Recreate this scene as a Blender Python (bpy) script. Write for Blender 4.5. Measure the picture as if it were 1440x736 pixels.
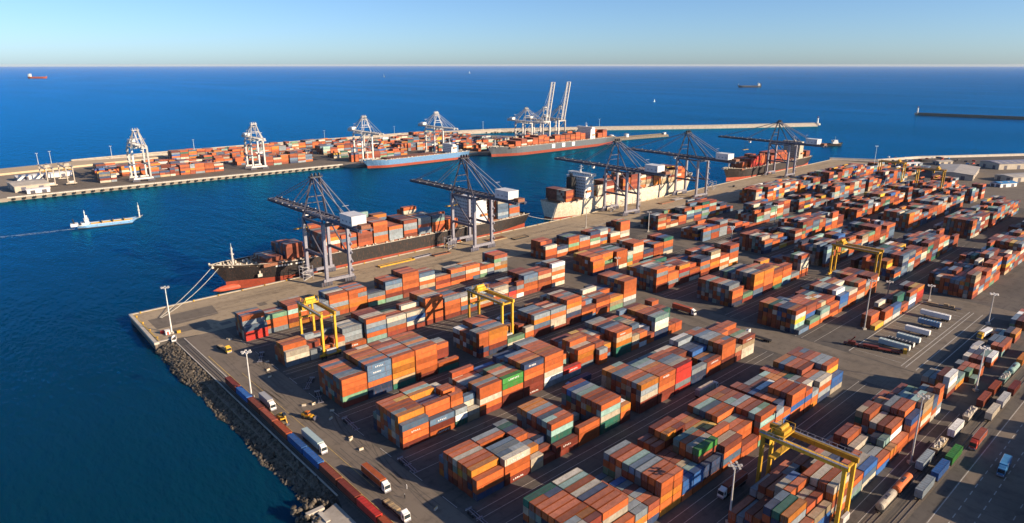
import bpy, bmesh, math, random
from mathutils import Vector, Matrix, noise
from mathutils.bvhtree import BVHTree
rnd = random.Random(11)
R = math.radians
SKY_AIR = 0.7; SKY_DUST = 0.5; SKY_OZ = 5.0; SKY_STR = 0.085; HAZE = 1.1e-05; SUN_STR = 5.0; SUN_COL = (1.0, 0.78, 0.54); EXPO = 0.9; WATER_ROUGH = 0.22; WATER_TINT = (0.02, 0.475, 0.84); WATER_FMAX = 1.0; WATER_A = (0.001, 0.022, 0.042); WATER_B = (0.001, 0.042, 0.078); WATER_BUMP = 0.7
for o in list(bpy.data.objects): bpy.data.objects.remove(o)
scene = bpy.context.scene
COL = scene.collection
WATER = -4.2

# ------------------------------------------------------------------ camera, world, sun
CAMH, FPX, AZ, PITCH = 140.0, 940.0, 48.0, math.atan(277/940)
cam = bpy.data.cameras.new('camera'); camo = bpy.data.objects.new('camera', cam); COL.objects.link(camo)
cam.sensor_width = 36; cam.lens = 36*FPX/1440; cam.clip_start = 1; cam.clip_end = 120000
fwd = Vector((math.cos(R(AZ))*math.cos(PITCH), math.sin(R(AZ))*math.cos(PITCH), -math.sin(PITCH)))
camo.location = (0, 0, CAMH); camo.rotation_euler = fwd.to_track_quat('-Z', 'Y').to_euler()
scene.camera = camo
right = Vector((math.sin(R(AZ)), -math.cos(R(AZ)), 0)); upv = right.cross(fwd)
def project(p):
    d = Vector(p) - Vector((0, 0, CAMH)); z = d.dot(fwd)
    if z < 1: return None
    return (720 + FPX*d.dot(right)/z, 368 - FPX*d.dot(upv)/z, z)

SUN_EL, SUN_ROT = 19.5, 155.5
w = bpy.data.worlds.new('World'); scene.world = w; w.use_nodes = True
nt = w.node_tree; bg = nt.nodes['Background']
sky = nt.nodes.new('ShaderNodeTexSky'); sky.sky_type = 'NISHITA'; sky.sun_disc = False
sky.sun_elevation = R(SUN_EL); sky.sun_rotation = R(SUN_ROT); sky.air_density = SKY_AIR; sky.dust_density = SKY_DUST; sky.ozone_density = SKY_OZ; sky.altitude = 100
nt.links.new(sky.outputs[0], bg.inputs[0]); bg.inputs[1].default_value = SKY_STR
sl = bpy.data.lights.new('sun', 'SUN'); sl.energy = SUN_STR; sl.angle = R(0.5); sl.color = SUN_COL
so = bpy.data.objects.new('sun', sl); COL.objects.link(so)
sv = Vector((math.sin(R(SUN_ROT))*math.cos(R(SUN_EL)), math.cos(R(SUN_ROT))*math.cos(R(SUN_EL)), math.sin(R(SUN_EL))))
so.rotation_euler = (-sv).to_track_quat('-Z', 'Y').to_euler(); so.location = (0, 0, 500)
vs = scene.view_settings; vs.view_transform = 'Standard'; vs.look = 'None'; vs.gamma = 1; vs.exposure = EXPO
scene.render.engine = 'CYCLES'; scene.cycles.max_bounces = 4; scene.cycles.diffuse_bounces = 1; scene.cycles.use_denoising = True

# ------------------------------------------------------------------ materials
def mat(name, col, rough=0.6, metal=0.0, var=0.25, scale=0.4, detail=3, spec=0.4, stretch=None, bump=0, col2=None, objrand=0.0, space='Object'):
    m = bpy.data.materials.new(name); m.use_nodes = True; t = m.node_tree; b = t.nodes['Principled BSDF']
    b.inputs['Roughness'].default_value = rough; b.inputs['Metallic'].default_value = metal
    b.inputs['Specular IOR Level'].default_value = spec
    tc = t.nodes.new('ShaderNodeTexCoord'); mp = t.nodes.new('ShaderNodeMapping'); ns = t.nodes.new('ShaderNodeTexNoise')
    t.links.new(tc.outputs[space], mp.inputs[0]); t.links.new(mp.outputs[0], ns.inputs['Vector'])
    if stretch: mp.inputs['Scale'].default_value = stretch
    ns.inputs['Scale'].default_value = scale; ns.inputs['Detail'].default_value = detail; ns.inputs['Roughness'].default_value = 0.65
    mx = t.nodes.new('ShaderNodeMix'); mx.data_type = 'RGBA'
    rp = t.nodes.new('ShaderNodeMapRange'); rp.inputs[1].default_value = .3; rp.inputs[2].default_value = .7
    t.links.new(ns.outputs['Fac'], rp.inputs[0]); t.links.new(rp.outputs[0], mx.inputs['Factor'])
    c2 = col2 or tuple(min(1, c*(1+var)) for c in col); c1 = col if col2 else tuple(c*(1-var) for c in col)
    mx.inputs['A'].default_value = (*c1, 1); mx.inputs['B'].default_value = (*c2, 1)
    out = mx.outputs['Result']
    if objrand:
        oi = t.nodes.new('ShaderNodeObjectInfo'); hs = t.nodes.new('ShaderNodeHueSaturation'); mr = t.nodes.new('ShaderNodeMapRange')
        mr.inputs[3].default_value = 1-objrand; mr.inputs[4].default_value = 1+objrand
        t.links.new(oi.outputs['Random'], mr.inputs[0]); t.links.new(mr.outputs[0], hs.inputs['Value']); t.links.new(out, hs.inputs['Color']); out = hs.outputs[0]
    t.links.new(out, b.inputs['Base Color'])
    if bump:
        bp = t.nodes.new('ShaderNodeBump'); bp.inputs['Strength'].default_value = bump; bp.inputs['Distance'].default_value = .2
        t.links.new(ns.outputs['Fac'], bp.inputs['Height']); t.links.new(bp.outputs[0], b.inputs['Normal'])
    return m

PAL = {  # container paints (linear)
 'o': (0.46, 0.108, 0.028), 'O': (0.37, 0.078, 0.027), 'r': (0.17, 0.032, 0.020), 'R': (0.42, 0.03, 0.022), 'm': (0.24, 0.060, 0.032),
 'n': (0.028, 0.05, 0.11), 'b': (0.09, 0.15, 0.23), 'B': (0.025, 0.10, 0.30), 's': (0.20, 0.24, 0.27), 'w': (0.50, 0.45, 0.36),
 'W': (0.70, 0.70, 0.68), 'y': (0.48, 0.165, 0.022), 'Y': (0.62, 0.36, 0.04), 'g': (0.14, 0.27, 0.17), 'G': (0.05, 0.24, 0.05), 'd': (0.02, 0.12, 0.09), 't': (0.22, 0.36, 0.33), 'c': (0.34, 0.26, 0.16)}
CNAME = {'o': 'orange', 'O': 'russet', 'r': 'maroon', 'R': 'red', 'm': 'brown', 'n': 'navy', 'b': 'steel-blue', 'B': 'blue', 's': 'grey', 'w': 'cream', 'W': 'white', 'y': 'amber', 'Y': 'yellow', 'g': 'pale-green', 'G': 'green', 'd': 'dark-green', 't': 'teal', 'c': 'tan'}
def paint(name, col):
    """weathered container paint: blotchy fading, dull dust and streaks of rust, a shade of its own per container"""
    m = bpy.data.materials.new(name); m.use_nodes = True; t = m.node_tree; b = t.nodes['Principled BSDF']; L = t.links.new
    b.inputs['Roughness'].default_value = .55; b.inputs['Specular IOR Level'].default_value = .3
    tc = t.nodes.new('ShaderNodeTexCoord'); oi = t.nodes.new('ShaderNodeObjectInfo')
    ad = t.nodes.new('ShaderNodeVectorMath'); ad.operation = 'ADD'
    ml = t.nodes.new('ShaderNodeMath'); ml.operation = 'MULTIPLY'; ml.inputs[1].default_value = 97.0
    L(oi.outputs['Random'], ml.inputs[0]); L(tc.outputs['Object'], ad.inputs[0]); L(ml.outputs[0], ad.inputs[1])
    n1 = t.nodes.new('ShaderNodeTexNoise'); n1.inputs['Scale'].default_value = .55; n1.inputs['Detail'].default_value = 4
    mp = t.nodes.new('ShaderNodeMapping'); mp.inputs['Scale'].default_value = (2.4, 2.4, .35); L(ad.outputs[0], mp.inputs[0]); L(ad.outputs[0], n1.inputs['Vector'])
    n2 = t.nodes.new('ShaderNodeTexNoise'); n2.inputs['Scale'].default_value = 1.0; n2.inputs['Detail'].default_value = 3; L(mp.outputs[0], n2.inputs['Vector'])
    if col is None:
        at = t.nodes.new('ShaderNodeVertexColor'); at.layer_name = 'paint'; base = at.outputs[0]
    else:
        rg = t.nodes.new('ShaderNodeRGB'); rg.outputs[0].default_value = (*col, 1); base = rg.outputs[0]
    hs = t.nodes.new('ShaderNodeHueSaturation'); L(base, hs.inputs['Color'])
    v1 = t.nodes.new('ShaderNodeMapRange'); v1.inputs[3].default_value = .60; v1.inputs[4].default_value = 1.28; L(oi.outputs['Random'], v1.inputs[0])
    v2 = t.nodes.new('ShaderNodeMapRange'); v2.inputs[1].default_value = .3; v2.inputs[2].default_value = .7; v2.inputs[3].default_value = .8; v2.inputs[4].default_value = 1.15; L(n1.outputs['Fac'], v2.inputs[0])
    mm = t.nodes.new('ShaderNodeMath'); mm.operation = 'MULTIPLY'; L(v2.outputs[0], mm.inputs[1])
    if col is None: mm.inputs[0].default_value = 1.0
    else: L(v1.outputs[0], mm.inputs[0])
    L(mm.outputs[0], hs.inputs['Value'])
    r2 = t.nodes.new('ShaderNodeMapRange'); r2.inputs[1].default_value = .55; r2.inputs[2].default_value = .74; r2.inputs[4].default_value = .65; L(n2.outputs['Fac'], r2.inputs[0])
    mx = t.nodes.new('ShaderNodeMix'); mx.data_type = 'RGBA'; L(r2.outputs[0], mx.inputs['Factor']); L(hs.outputs[0], mx.inputs['A']); mx.inputs['B'].default_value = (.16, .07, .04, 1)
    L(mx.outputs['Result'], b.inputs['Base Color'])
    return m
PAINT = {k: paint('container_paint_'+CNAME[k], c) for k, c in PAL.items()}
PAINT_FAR = paint('container_paint_mixed', None)
M = dict(
 darksteel=mat('dark_steel', (.085, .09, .125), .5, .2, .3), greysteel=mat('grey_steel', (.24, .24, .29), .5, .2, .25, 1.0), white=mat('white_paint', (.72, .71, .69), .45, 0, .08),
 whitesteel=mat('crane_white', (.62, .60, .57), .5, 0, .15), yellow=mat('crane_yellow', (.62, .36, .03), .45, 0, .18, 1.2), rust=mat('rusty_steel', (.22, .09, .05), .7, 0, .35, 1.0),
 black=mat('rubber_black', (.02, .02, .022), .8), glass=mat('dark_glass', (.02, .03, .04), .12, 0, .1, spec=.6), red=mat('red_paint', (.45, .05, .03), .5), orange=mat('orange_paint', (.55, .16, .03), .5),
 concrete=mat('concrete', (.36, .32, .27), .85, 0, .25, .25, 5), pale=mat('pale_concrete', (.46, .42, .36), .85, 0, .2, .2, 5), darkconc=mat('quay_wall_concrete', (.16, .13, .10), .9, 0, .4, .5, 5),
 line=mat('road_paint_white', (.42, .40, .36), .7, 0, .25, .8), yline=mat('road_paint_yellow', (.48, .33, .10), .7, 0, .3, .6), rail=mat('rail_steel', (.22, .19, .17), .4, .6), ballast=mat('ballast', (.13, .11, .09), .95, 0, .4, 2.0, 5),
 hull_black=mat('hull_black', (.022, .02, .022), .45, 0, .4, .08, 5, stretch=(1, 1, .3)), boot=mat('antifouling_red', (.46, .085, .04), .6, 0, .22, .15, 5), hull_dark=mat('hull_dark', (.05, .055, .065), .5, 0, .3, .08, 5, stretch=(1, 1, .3)),
 hull_cream=mat('hull_cream', (.58, .52, .40), .5, 0, .12, .08, 5, stretch=(1, 1, .3)), hull_blue=mat('hull_blue', (.14, .30, .52), .5, 0, .15, .08, 5), hull_grey=mat('hull_grey', (.10, .115, .13), .5, 0, .25, .08, 5),
 deck=mat('deck_paint', (.30, .22, .13), .8, 0, .45, .3, 5), deckgreen=mat('deck_green', (.12, .26, .18), .7), ropemat=mat('rope', (.5, .48, .42), .8), blue=mat('truck_blue', (.05, .20, .42), .45), tealbox=mat('box_teal', (.36, .46, .46), .5, 0, .08, 1.0),
 greybox=mat('box_grey', (.34, .34, .34), .5, 0, .1, .8), roof=mat('shed_roof', (.36, .34, .31), .6, 0, .15, .1, 5), shedwall=mat('shed_wall', (.42, .37, .30), .7, 0, .15, .2), cloth=mat('worker_clothes', (.5, .47, .42), .9), skin=mat('skin', (.45, .27, .18), .6), hair=mat('hair', (.05, .03, .02), .8),
 housewhite=mat('house_white', (.60, .60, .61), .5, 0, .16, .25, 5, stretch=(1, 1, .3)), rock=mat('rock', (.105, .088, .068), .95, 0, .75, .5, 4), green=mat('shrub_leaf', (.07, .09, .03), .8, 0, .4, .3), foam=mat('foam', (.45, .52, .58), .7))

for k, c in dict(darksteel=(.085, .09, .125), whitesteel=(.62, .60, .57), yellow=(.60, .34, .03), hull_black=(.026, .024, .025), hull_dark=(.05, .055, .065), hull_cream=(.56, .50, .39), hull_blue=(.14, .30, .52), hull_grey=(.10, .115, .13), boot=(.44, .08, .04)).items(): M[k] = paint('weathered_'+k, c)
# ------------------------------------------------------------------ mesh builder
class MB:
    def __init__(s): s.v = []; s.f = []; s.c = []
    def hexa(s, P, c=None, bottom=True):
        i = len(s.v); s.v += [tuple(p) for p in P]
        F = [(4, 5, 6, 7), (0, 1, 5, 4), (1, 2, 6, 5), (2, 3, 7, 6), (3, 0, 4, 7)]
        if bottom: F.append((3, 2, 1, 0))
        s.f += [tuple(i+k for k in f) for f in F]
        if c is not None: s.c += [c]*len(F)
        return s
    def box(s, x0, x1, y0, y1, z0, z1, c=None, bottom=True):
        return s.hexa([(x0, y0, z0), (x1, y0, z0), (x1, y1, z0), (x0, y1, z0), (x0, y0, z1), (x1, y0, z1), (x1, y1, z1), (x0, y1, z1)], c, bottom)
    def bar(s, a, b, w=.5, h=None, up=(0, 0, 1)):
        a, b = Vector(a), Vector(b); h = h or w; d = (b-a).normalized(); u = Vector(up)
        if abs(d.dot(u)) > .98: u = Vector((1, 0, 0))
        x = d.cross(u).normalized()*w/2; y = x.cross(d).normalized()*h/2
        return s.hexa([a-x-y, a+x-y, a+x+y, a-x+y, b-x-y, b+x-y, b+x+y, b-x+y][0:8])
    def cyl(s, a, b, r, r2=None, n=10):
        a, b = Vector(a), Vector(b); r2 = r if r2 is None else r2; d = (b-a).normalized(); u = Vector((0, 0, 1)) if abs(d.z) < .9 else Vector((1, 0, 0))
        x = d.cross(u).normalized(); y = x.cross(d); i = len(s.v)
        for k in range(n):
            q = 2*math.pi*k/n; s.v.append(tuple(a+x*r*math.cos(q)+y*r*math.sin(q)))
        for k in range(n):
            q = 2*math.pi*k/n; s.v.append(tuple(b+x*r2*math.cos(q)+y*r2*math.sin(q)))
        s.f += [(i+k, i+(k+1) % n, i+n+(k+1) % n, i+n+k) for k in range(n)]; s.f += [tuple(i+k for k in reversed(range(n))), tuple(i+n+k for k in range(n))]
        return s
    def poly(s, pts): i = len(s.v); s.v += [tuple(p) for p in pts]; s.f.append(tuple(range(i, i+len(pts)))); return s
    def prism(s, pts, z0, z1):
        n = len(pts); i = len(s.v); s.v += [(x, y, z0) for x, y in pts]+[(x, y, z1) for x, y in pts]
        s.f += [(i+k, i+(k+1) % n, i+n+(k+1) % n, i+n+k) for k in range(n)]; s.f += [tuple(i+n+k for k in range(n)), tuple(i+k for k in reversed(range(n)))]
        return s
    def mesh(s, name, m):
        me = bpy.data.meshes.new(name); me.from_pydata(s.v, [], s.f)
        if s.c:
            a = me.color_attributes.new('paint', 'FLOAT_COLOR', 'CORNER'); d = []
            for f, c in zip(s.f, s.c): d += [c[0], c[1], c[2], 1.0]*len(f)
            a.data.foreach_set('color', d)
        me.validate()
        bm = bmesh.new(); bm.from_mesh(me); bmesh.ops.recalc_face_normals(bm, faces=bm.faces); bm.to_mesh(me); bm.free()
        me.materials.append(m); return me
    def build(s, name, m, parent=None):
        o = bpy.data.objects.new(name, s.mesh(name, m)); COL.objects.link(o)
        if parent: o.parent = parent
        return o
def link(name, me, parent=None):
    o = bpy.data.objects.new(name, me); COL.objects.link(o)
    if parent: o.parent = parent
    return o
def tag(o, label=None, cat=None, group=None, kind=None):
    if label: o['label'] = label
    if cat: o['category'] = cat
    if group: o['group'] = group
    if kind: o['kind'] = kind
    return o
def thing(name, label, cat, loc=(0, 0, 0), rz=0.0, group=None):
    o = bpy.data.objects.new(name, None); COL.objects.link(o); o.location = loc; o.rotation_euler.z = rz; o.empty_display_size = 1
    return tag(o, label, cat, group)
KIDS = {}
def dup(root, loc, rz=None, label=None, group=None):
    if root.name not in KIDS: KIDS[root.name] = [(c, list(c.children)) for c in list(root.children)]
    r = root.copy(); COL.objects.link(r); r.location = loc
    if rz is not None: r.rotation_euler.z = rz
    if label: r['label'] = label
    if group: r['group'] = group
    for ch, gs in KIDS[root.name]:
        c = ch.copy(); COL.objects.link(c); c.parent = r
        for g in gs:
            d = g.copy(); COL.objects.link(d); d.parent = c
    return r
ORD = ['zeroth', 'first', 'second', 'third', 'fourth', 'fifth', 'sixth', 'seventh', 'eighth', 'ninth', 'tenth', 'eleventh', 'twelfth', 'thirteenth', 'fourteenth', 'fifteenth', 'sixteenth', 'seventeenth', 'eighteenth', 'nineteenth', 'twentieth', 'twenty-first', 'twenty-second', 'twenty-third', 'twenty-fourth', 'twenty-fifth', 'twenty-sixth', 'twenty-seventh', 'twenty-eighth', 'twenty-ninth', 'thirtieth']

# ------------------------------------------------------------------ the setting: water, land, roads
def water_material():
    m = bpy.data.materials.new('sea_water'); m.use_nodes = True; t = m.node_tree; L = t.links.new; t.nodes.remove(t.nodes['Principled BSDF']); out = t.nodes['Material Output']
    g = t.nodes.new('ShaderNodeNewGeometry')
    def ns(scale, st, rot, detail=4):
        mp = t.nodes.new('ShaderNodeMapping'); mp.inputs['Scale'].default_value = st; mp.inputs['Rotation'].default_value = (0, 0, R(rot))
        n = t.nodes.new('ShaderNodeTexNoise'); n.inputs['Scale'].default_value = scale; n.inputs['Detail'].default_value = detail
        L(g.outputs['Position'], mp.inputs[0]); L(mp.outputs[0], n.inputs['Vector']); return n.outputs['Fac']
    mr = t.nodes.new('ShaderNodeMapRange'); mr.inputs[1].default_value = .3; mr.inputs[2].default_value = .7; L(ns(.0016, (1, .3, 1), -42, 6), mr.inputs[0])
    mx = t.nodes.new('ShaderNodeMix'); mx.data_type = 'RGBA'; L(mr.outputs[0], mx.inputs['Factor'])
    mx.inputs['A'].default_value = (*WATER_A, 1); mx.inputs['B'].default_value = (*WATER_B, 1)
    hs = None
    for sc, st, rot, amp in ((.05, (1, .4, 1), -30, .6), (.16, (1, .35, 1), -48, .45), (.5, (1, .4, 1), -38, .32)):
        k = t.nodes.new('ShaderNodeMath'); k.operation = 'MULTIPLY'; k.inputs[1].default_value = amp; L(ns(sc, st, rot, 3), k.inputs[0])
        if hs is None: hs = k.outputs[0]
        else:
            a = t.nodes.new('ShaderNodeMath'); L(hs, a.inputs[0]); L(k.outputs[0], a.inputs[1]); hs = a.outputs[0]
    bp = t.nodes.new('ShaderNodeBump'); wp = t.nodes.new('ShaderNodeMapRange'); wp.inputs[1].default_value = .35; wp.inputs[2].default_value = .65; wp.inputs[3].default_value = WATER_BUMP*.55; wp.inputs[4].default_value = WATER_BUMP*1.3; L(ns(.004, (1, .22, 1), -40, 5), wp.inputs[0]); L(wp.outputs[0], bp.inputs['Strength']); bp.inputs['Distance'].default_value = 3.0; L(hs, bp.inputs['Height'])
    df = t.nodes.new('ShaderNodeBsdfDiffuse'); L(mx.outputs['Result'], df.inputs['Color']); L(bp.outputs[0], df.inputs['Normal'])
    gl = t.nodes.new('ShaderNodeBsdfGlossy'); gl.inputs['Roughness'].default_value = WATER_ROUGH; gl.inputs['Color'].default_value = (*WATER_TINT, 1); L(bp.outputs[0], gl.inputs['Normal'])
    fr = t.nodes.new('ShaderNodeFresnel'); fr.inputs['IOR'].default_value = 1.33; L(bp.outputs[0], fr.inputs['Normal'])
    fm = t.nodes.new('ShaderNodeMapRange'); fm.inputs[4].default_value = WATER_FMAX; L(fr.outputs[0], fm.inputs[0])
    ms = t.nodes.new('ShaderNodeMixShader'); L(fm.outputs[0], ms.inputs[0]); L(df.outputs[0], ms.inputs[1]); L(gl.outputs[0], ms.inputs[2]); L(ms.outputs[0], out.inputs['Surface'])
    return m
S = 60000
tag(MB().poly([(-S, -S, WATER), (S, -S, WATER), (S, S, WATER), (-S, S, WATER)]).build('sea', water_material()), 'deep blue sea reaching the horizon round the port', 'sea', kind='structure')

def ground_mat(name, base, worn, stain, sc, stretch):
    m = bpy.data.materials.new(name); m.use_nodes = True; t = m.node_tree; b = t.nodes['Principled BSDF']; L = t.links.new
    b.inputs['Roughness'].default_value = .9; b.inputs['Specular IOR Level'].default_value = .2
    g = t.nodes.new('ShaderNodeNewGeometry')
    def ns(scale, st, lo, hi, detail=5):
        mp = t.nodes.new('ShaderNodeMapping'); mp.inputs['Scale'].default_value = st; n = t.nodes.new('ShaderNodeTexNoise'); n.inputs['Scale'].default_value = scale; n.inputs['Detail'].default_value = detail; n.inputs['Roughness'].default_value = .65
        L(g.outputs['Position'], mp.inputs[0]); L(mp.outputs[0], n.inputs['Vector'])
        r = t.nodes.new('ShaderNodeMapRange'); r.inputs[1].default_value = lo; r.inputs[2].default_value = hi; L(n.outputs['Fac'], r.inputs[0]); return r.outputs[0]
    def mix(f, a, c):
        x = t.nodes.new('ShaderNodeMix'); x.data_type = 'RGBA'; L(f, x.inputs['Factor'])
        for k, q in (('A', a), ('B', c)):
            if isinstance(q, tuple): x.inputs[k].default_value = (*q, 1)
            else: L(q, x.inputs[k])
        return x.outputs['Result']
    c = mix(ns(sc, (1, 1, 1), .32, .68), base, worn)
    c = mix(ns(.12, stretch, .55, .75), c, stain)
    c = mix(ns(.25, (1, 1, 1), .5, .85), c, tuple(q*.8 for q in stain))
    L(c, b.inputs['Base Color']); return m
G_yard = ground_mat('yard_asphalt', (.085, .079, .074), (.125, .112, .10), (.052, .049, .047), .03, (.15, 2.2, 1))
G_road = ground_mat('road_asphalt', (.165, .138, .112), (.195, .163, .132), (.12, .102, .085), .03, (2.0, .15, 1))
G_apron = ground_mat('apron_concrete', (.32, .255, .175), (.40, .32, .22), (.19, .145, .10), .03, (.08, 1.2, 1))
G_lot = ground_mat('lot_asphalt', (.15, .128, .104), (.185, .158, .128), (.105, .09, .076), .05, (1.2, .3, 1))
G_pier = ground_mat('pier_surface', (.24, .205, .165), (.30, .25, .20), (.16, .14, .12), .02, (.2, 1.4, 1))
G_sand = ground_mat('sand', (.46, .36, .24), (.52, .42, .29), (.38, .30, .20), .02, (.4, 1.2, 1))
def qv(u): return 420+(u-79)*.0165          # the quay edge
def sheet(name, pts, z, m, label=None):
    return tag(MB().poly([(x, y, z) for x, y in pts]).build(name, m), label, None, kind='structure')
LAND = [(78, 366), (79, 420), (1050, qv(1050)), (1083, 380), (1166, 352), (1330, 250), (1700, 20), (1700, -400), (60, -400), (70, 60), (76, 150), (86, 183), (86.2, 362)]
tag(MB().prism(LAND, WATER-6, 0).build('terminal_ground', G_yard), 'dark asphalt ground of the container terminal', 'ground', kind='structure')
tag(MB().prism([(77.2, 365.2), (78.2, 421), (1050, qv(1050)+.8), (1050, qv(1050)-.6), (79.8, 419.4), (79, 366.5), (86, 366.5), (86, 365.2)], -.9, .35).build('quay_coping', M['pale']), 'pale concrete coping along the quay edge', 'coping', kind='structure')
tag(MB().prism([(77.6, 365.6), (78.6, 420.6), (1050, qv(1050)+.4), (1050, qv(1050)-.6), (79.8, 419), (79, 367), (86, 367), (86, 365.6)], WATER-5, -.9).build('quay_wall', M['darkconc']), 'dark stained concrete wall of the quay', 'quay wall', kind='structure')
sheet('quay_apron', [(80, 366.6), (80, 419.2), (1049, qv(1049)-.8), (1060, 366), (300, 362), (112, 362), (100, 362)], .03, G_apron)
sheet('sea_road', [(91.5, 60), (91.5, 362), (112, 362), (112, 60)], .02, G_road)
sheet('cross_road', [(308, 80), (308, 362), (335, 362), (335, 80)], .02, G_lot)
sheet('far_cross_road', [(447, 60), (447, 340), (468, 340), (468, 60)], .02, G_lot)
sheet('parking_lot', [(336, 84), (336, 118), (447, 118), (447, 84)], .024, G_lot)
sheet('service_road', [(150, 10), (150, 46.5), (700, 44), (700, 5)], .02, G_road)
sheet('far_yard', [(830, 130), (830, 262), (1180, 262), (1180, 130)], .03, G_lot)

lines = MB()
def ln(a, b, wd=.35, z=.05, dash=None):
    a, b = Vector((*a, 0)), Vector((*b, 0)); d = (b-a); n = d.length; d.normalize(); x = Vector((-d.y, d.x, 0))*wd/2
    segs = [(0, n)] if not dash else [(k*dash[0], k*dash[0]+dash[1]) for k in range(int(n/dash[0]))]
    for s0, s1 in segs:
        p, q = a+d*s0, a+d*s1; lines.poly([(p-x).to_tuple()[:2]+(z,), (q-x).to_tuple()[:2]+(z,), (q+x).to_tuple()[:2]+(z,), (p+x).to_tuple()[:2]+(z,)])
for v0 in (338, 291, 237, 191, 149, 104, 67):            # lane lines in front of each stack row
    for dv in (-3.0, -6.5, -13.5):
        if v0 == 67 and dv < -7: continue
        for u0, u1 in ((113, 306), (336, 446), (470, 620)):
            if not (v0 == 104 and u0 > 300) and not (v0 == 67 and u0 > 300): ln((u0, v0+dv), (u1, v0+dv), .2)
for k in range(17): ln((342+6.2*k, 95.5), (342+6.2*k, 117), .22)
for dv in (94, 92, 87.5, 82): ln((338, dv), (448, dv), .4)
ln((338, 118.5), (446, 118.5), .5)
ln((150, 41.5), (520, 40), .3, dash=(6, 3)); ln((150, 36), (520, 34.5), .3, dash=(6, 3)); ln((160, 28), (520, 27), .3, dash=(9, 3)); ln((160, 46), (520, 44.5), .3)
for k in range(7): ln((336, 64+0*k), (345, 64), .2)
ln((700, qv(700)-37), (1040, qv(1040)-37), .9); ln((430, qv(430)-38), (700, qv(700)-38), .7)
for k in range(10): ln((112.5, 152+20*k), (112.5, 160+20*k), .25)
sheet_lines = tag(lines.build('road_markings', M['line']), 'worn white lane and bay lines on the asphalt', 'road markings', kind='structure')
yl = MB()
def yln(x0, x1, y0, y1): yl.poly([(x0, y0, .055), (x1, y0, .055), (x1, y1, .055), (x0, y1, .055)])
yln(92.6, 93.0, 60, 330); yln(98, 98.2, 180, 300)
for a in (79.8,): yl.poly([(a, 367.5, .06), (a+.9, 367.5, .06), (a+.9, 418.2, .06), (a, 418.2, .06)])
yl.poly([(80, 418.4, .06), (1049, qv(1049)-1.6, .06), (1049, qv(1049)-.7, .06), (80, 419.3, .06)])
tag(yl.build('yellow_edge_lines', M['yline']), 'faded yellow edge lines along quay and road', 'road markings', kind='structure')
patch = MB(); patch.poly([(84, 385, .045), (118, 388, .045), (120, 405, .045), (84, 404, .045)]); patch.poly([(84, 372, .045), (108, 372, .045), (108, 381, .045), (84, 381, .045)])
pq = random.Random(17)
for k in range(60):
    u, v = pq.choice(((pq.uniform(93, 110), pq.uniform(120, 350)), (pq.uniform(310, 333), pq.uniform(90, 350)), (pq.uniform(150, 400), pq.uniform(8, 44)), (pq.uniform(100, 600), pq.uniform(366, 385)))); a_, b_ = pq.uniform(1.5, 7), pq.uniform(1.5, 9); patch.poly([(u, v, .034), (u+a_, v+pq.uniform(-.4, .4), .034), (u+a_, v+b_, .034), (u, v+b_, .034)])
tag(patch.build('asphalt_patches', G_lot), 'darker asphalt repair patches on apron and roads', 'patch', kind='structure')
kb = MB().box(90.75, 91.3, 60, 362, 0, .3).box(86.0, 86.5, 184, 362, 0, .35)
tag(kb.build('road_kerb', M['pale']), 'pale kerb between the railway and the road', 'kerb', kind='structure')
def track(name, u_a, v_a, u_b, v_b, label):
    a, b = Vector((u_a, v_a, 0)), Vector((u_b, v_b, 0)); d = (b-a).normalized(); x = Vector((-d.y, d.x, 0))
    bl = MB(); P = [a-x*1.8, b-x*1.8, b+x*1.8, a+x*1.8]; bl.poly([(p.x, p.y, .08) for p in P]); bl.build('x', M['ballast'])
    o = bpy.data.objects['x']; o.name = name; tag(o, label, 'railway track', kind='structure')
    r = MB()
    for s in (-.75, .75): r.bar(a+x*s+Vector((0, 0, .18)), b+x*s+Vector((0, 0, .18)), .14, .2)
    r.build('rails', M['rail'], o)
track('railway_track', 88.9, 100, 88.9, 352, 'railway track between road and rock shore')
track('railway_track', 150, 58.6, 700, 51, 'railway track beside the container row by the pole lamps')
track('railway_track', 150, 53.2, 700, 46.5, 'outer railway track beside the service road')
rl = MB()
for dv in (29, 2): rl.bar((95, qv(95)-dv-1.5, .1), (1040, qv(1040)-dv-1.5, .1), .25, .12)
tag(rl.build('crane_rails', M['rail']), 'crane rails let into the quay apron', 'crane rail', kind='structure')

# tyre marks and oil stains on the traffic surfaces
G_tyre = ground_mat('tyre_marks', (.11, .097, .085), (.14, .122, .105), (.085, .075, .066), .05, (1, 1, 1))
tm = MB(); pq = random.Random(31)
def mark(u, v, a, n, wd, turn):
    P = []
    for k in range(n+1): P.append((u, v)); a += turn; u += math.cos(a)*3; v += math.sin(a)*3
    for off in (-.9, .9):
        for (x0, y0), (x1, y1) in zip(P, P[1:]):
            d = Vector((x1-x0, y1-y0)).normalized(); nx, ny = -d.y, d.x; o0, o1 = off-wd/2, off+wd/2
            tm.poly([(x0+nx*o0, y0+ny*o0, .042), (x1+nx*o0, y1+ny*o0, .042), (x1+nx*o1, y1+ny*o1, .042), (x0+nx*o1, y0+ny*o1, .042)])
for k in range(34): mark(pq.uniform(95, 110), pq.uniform(120, 300), math.pi/2+pq.uniform(-.05, .05), pq.randint(5, 14), pq.uniform(.2, .4), pq.choice((0, 0, -.03, .02)))
for k in range(26): mark(pq.uniform(100, 420), pq.uniform(366, 412), pq.uniform(-.06, .06), pq.randint(8, 26), pq.uniform(.25, .5), pq.choice((0, 0, .006, -.006)))
for k in range(20): mark(pq.uniform(311, 331), pq.uniform(90, 300), math.pi/2+pq.uniform(-.06, .06), pq.randint(6, 16), pq.uniform(.2, .4), pq.choice((0, 0, -.04, .04)))
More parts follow.
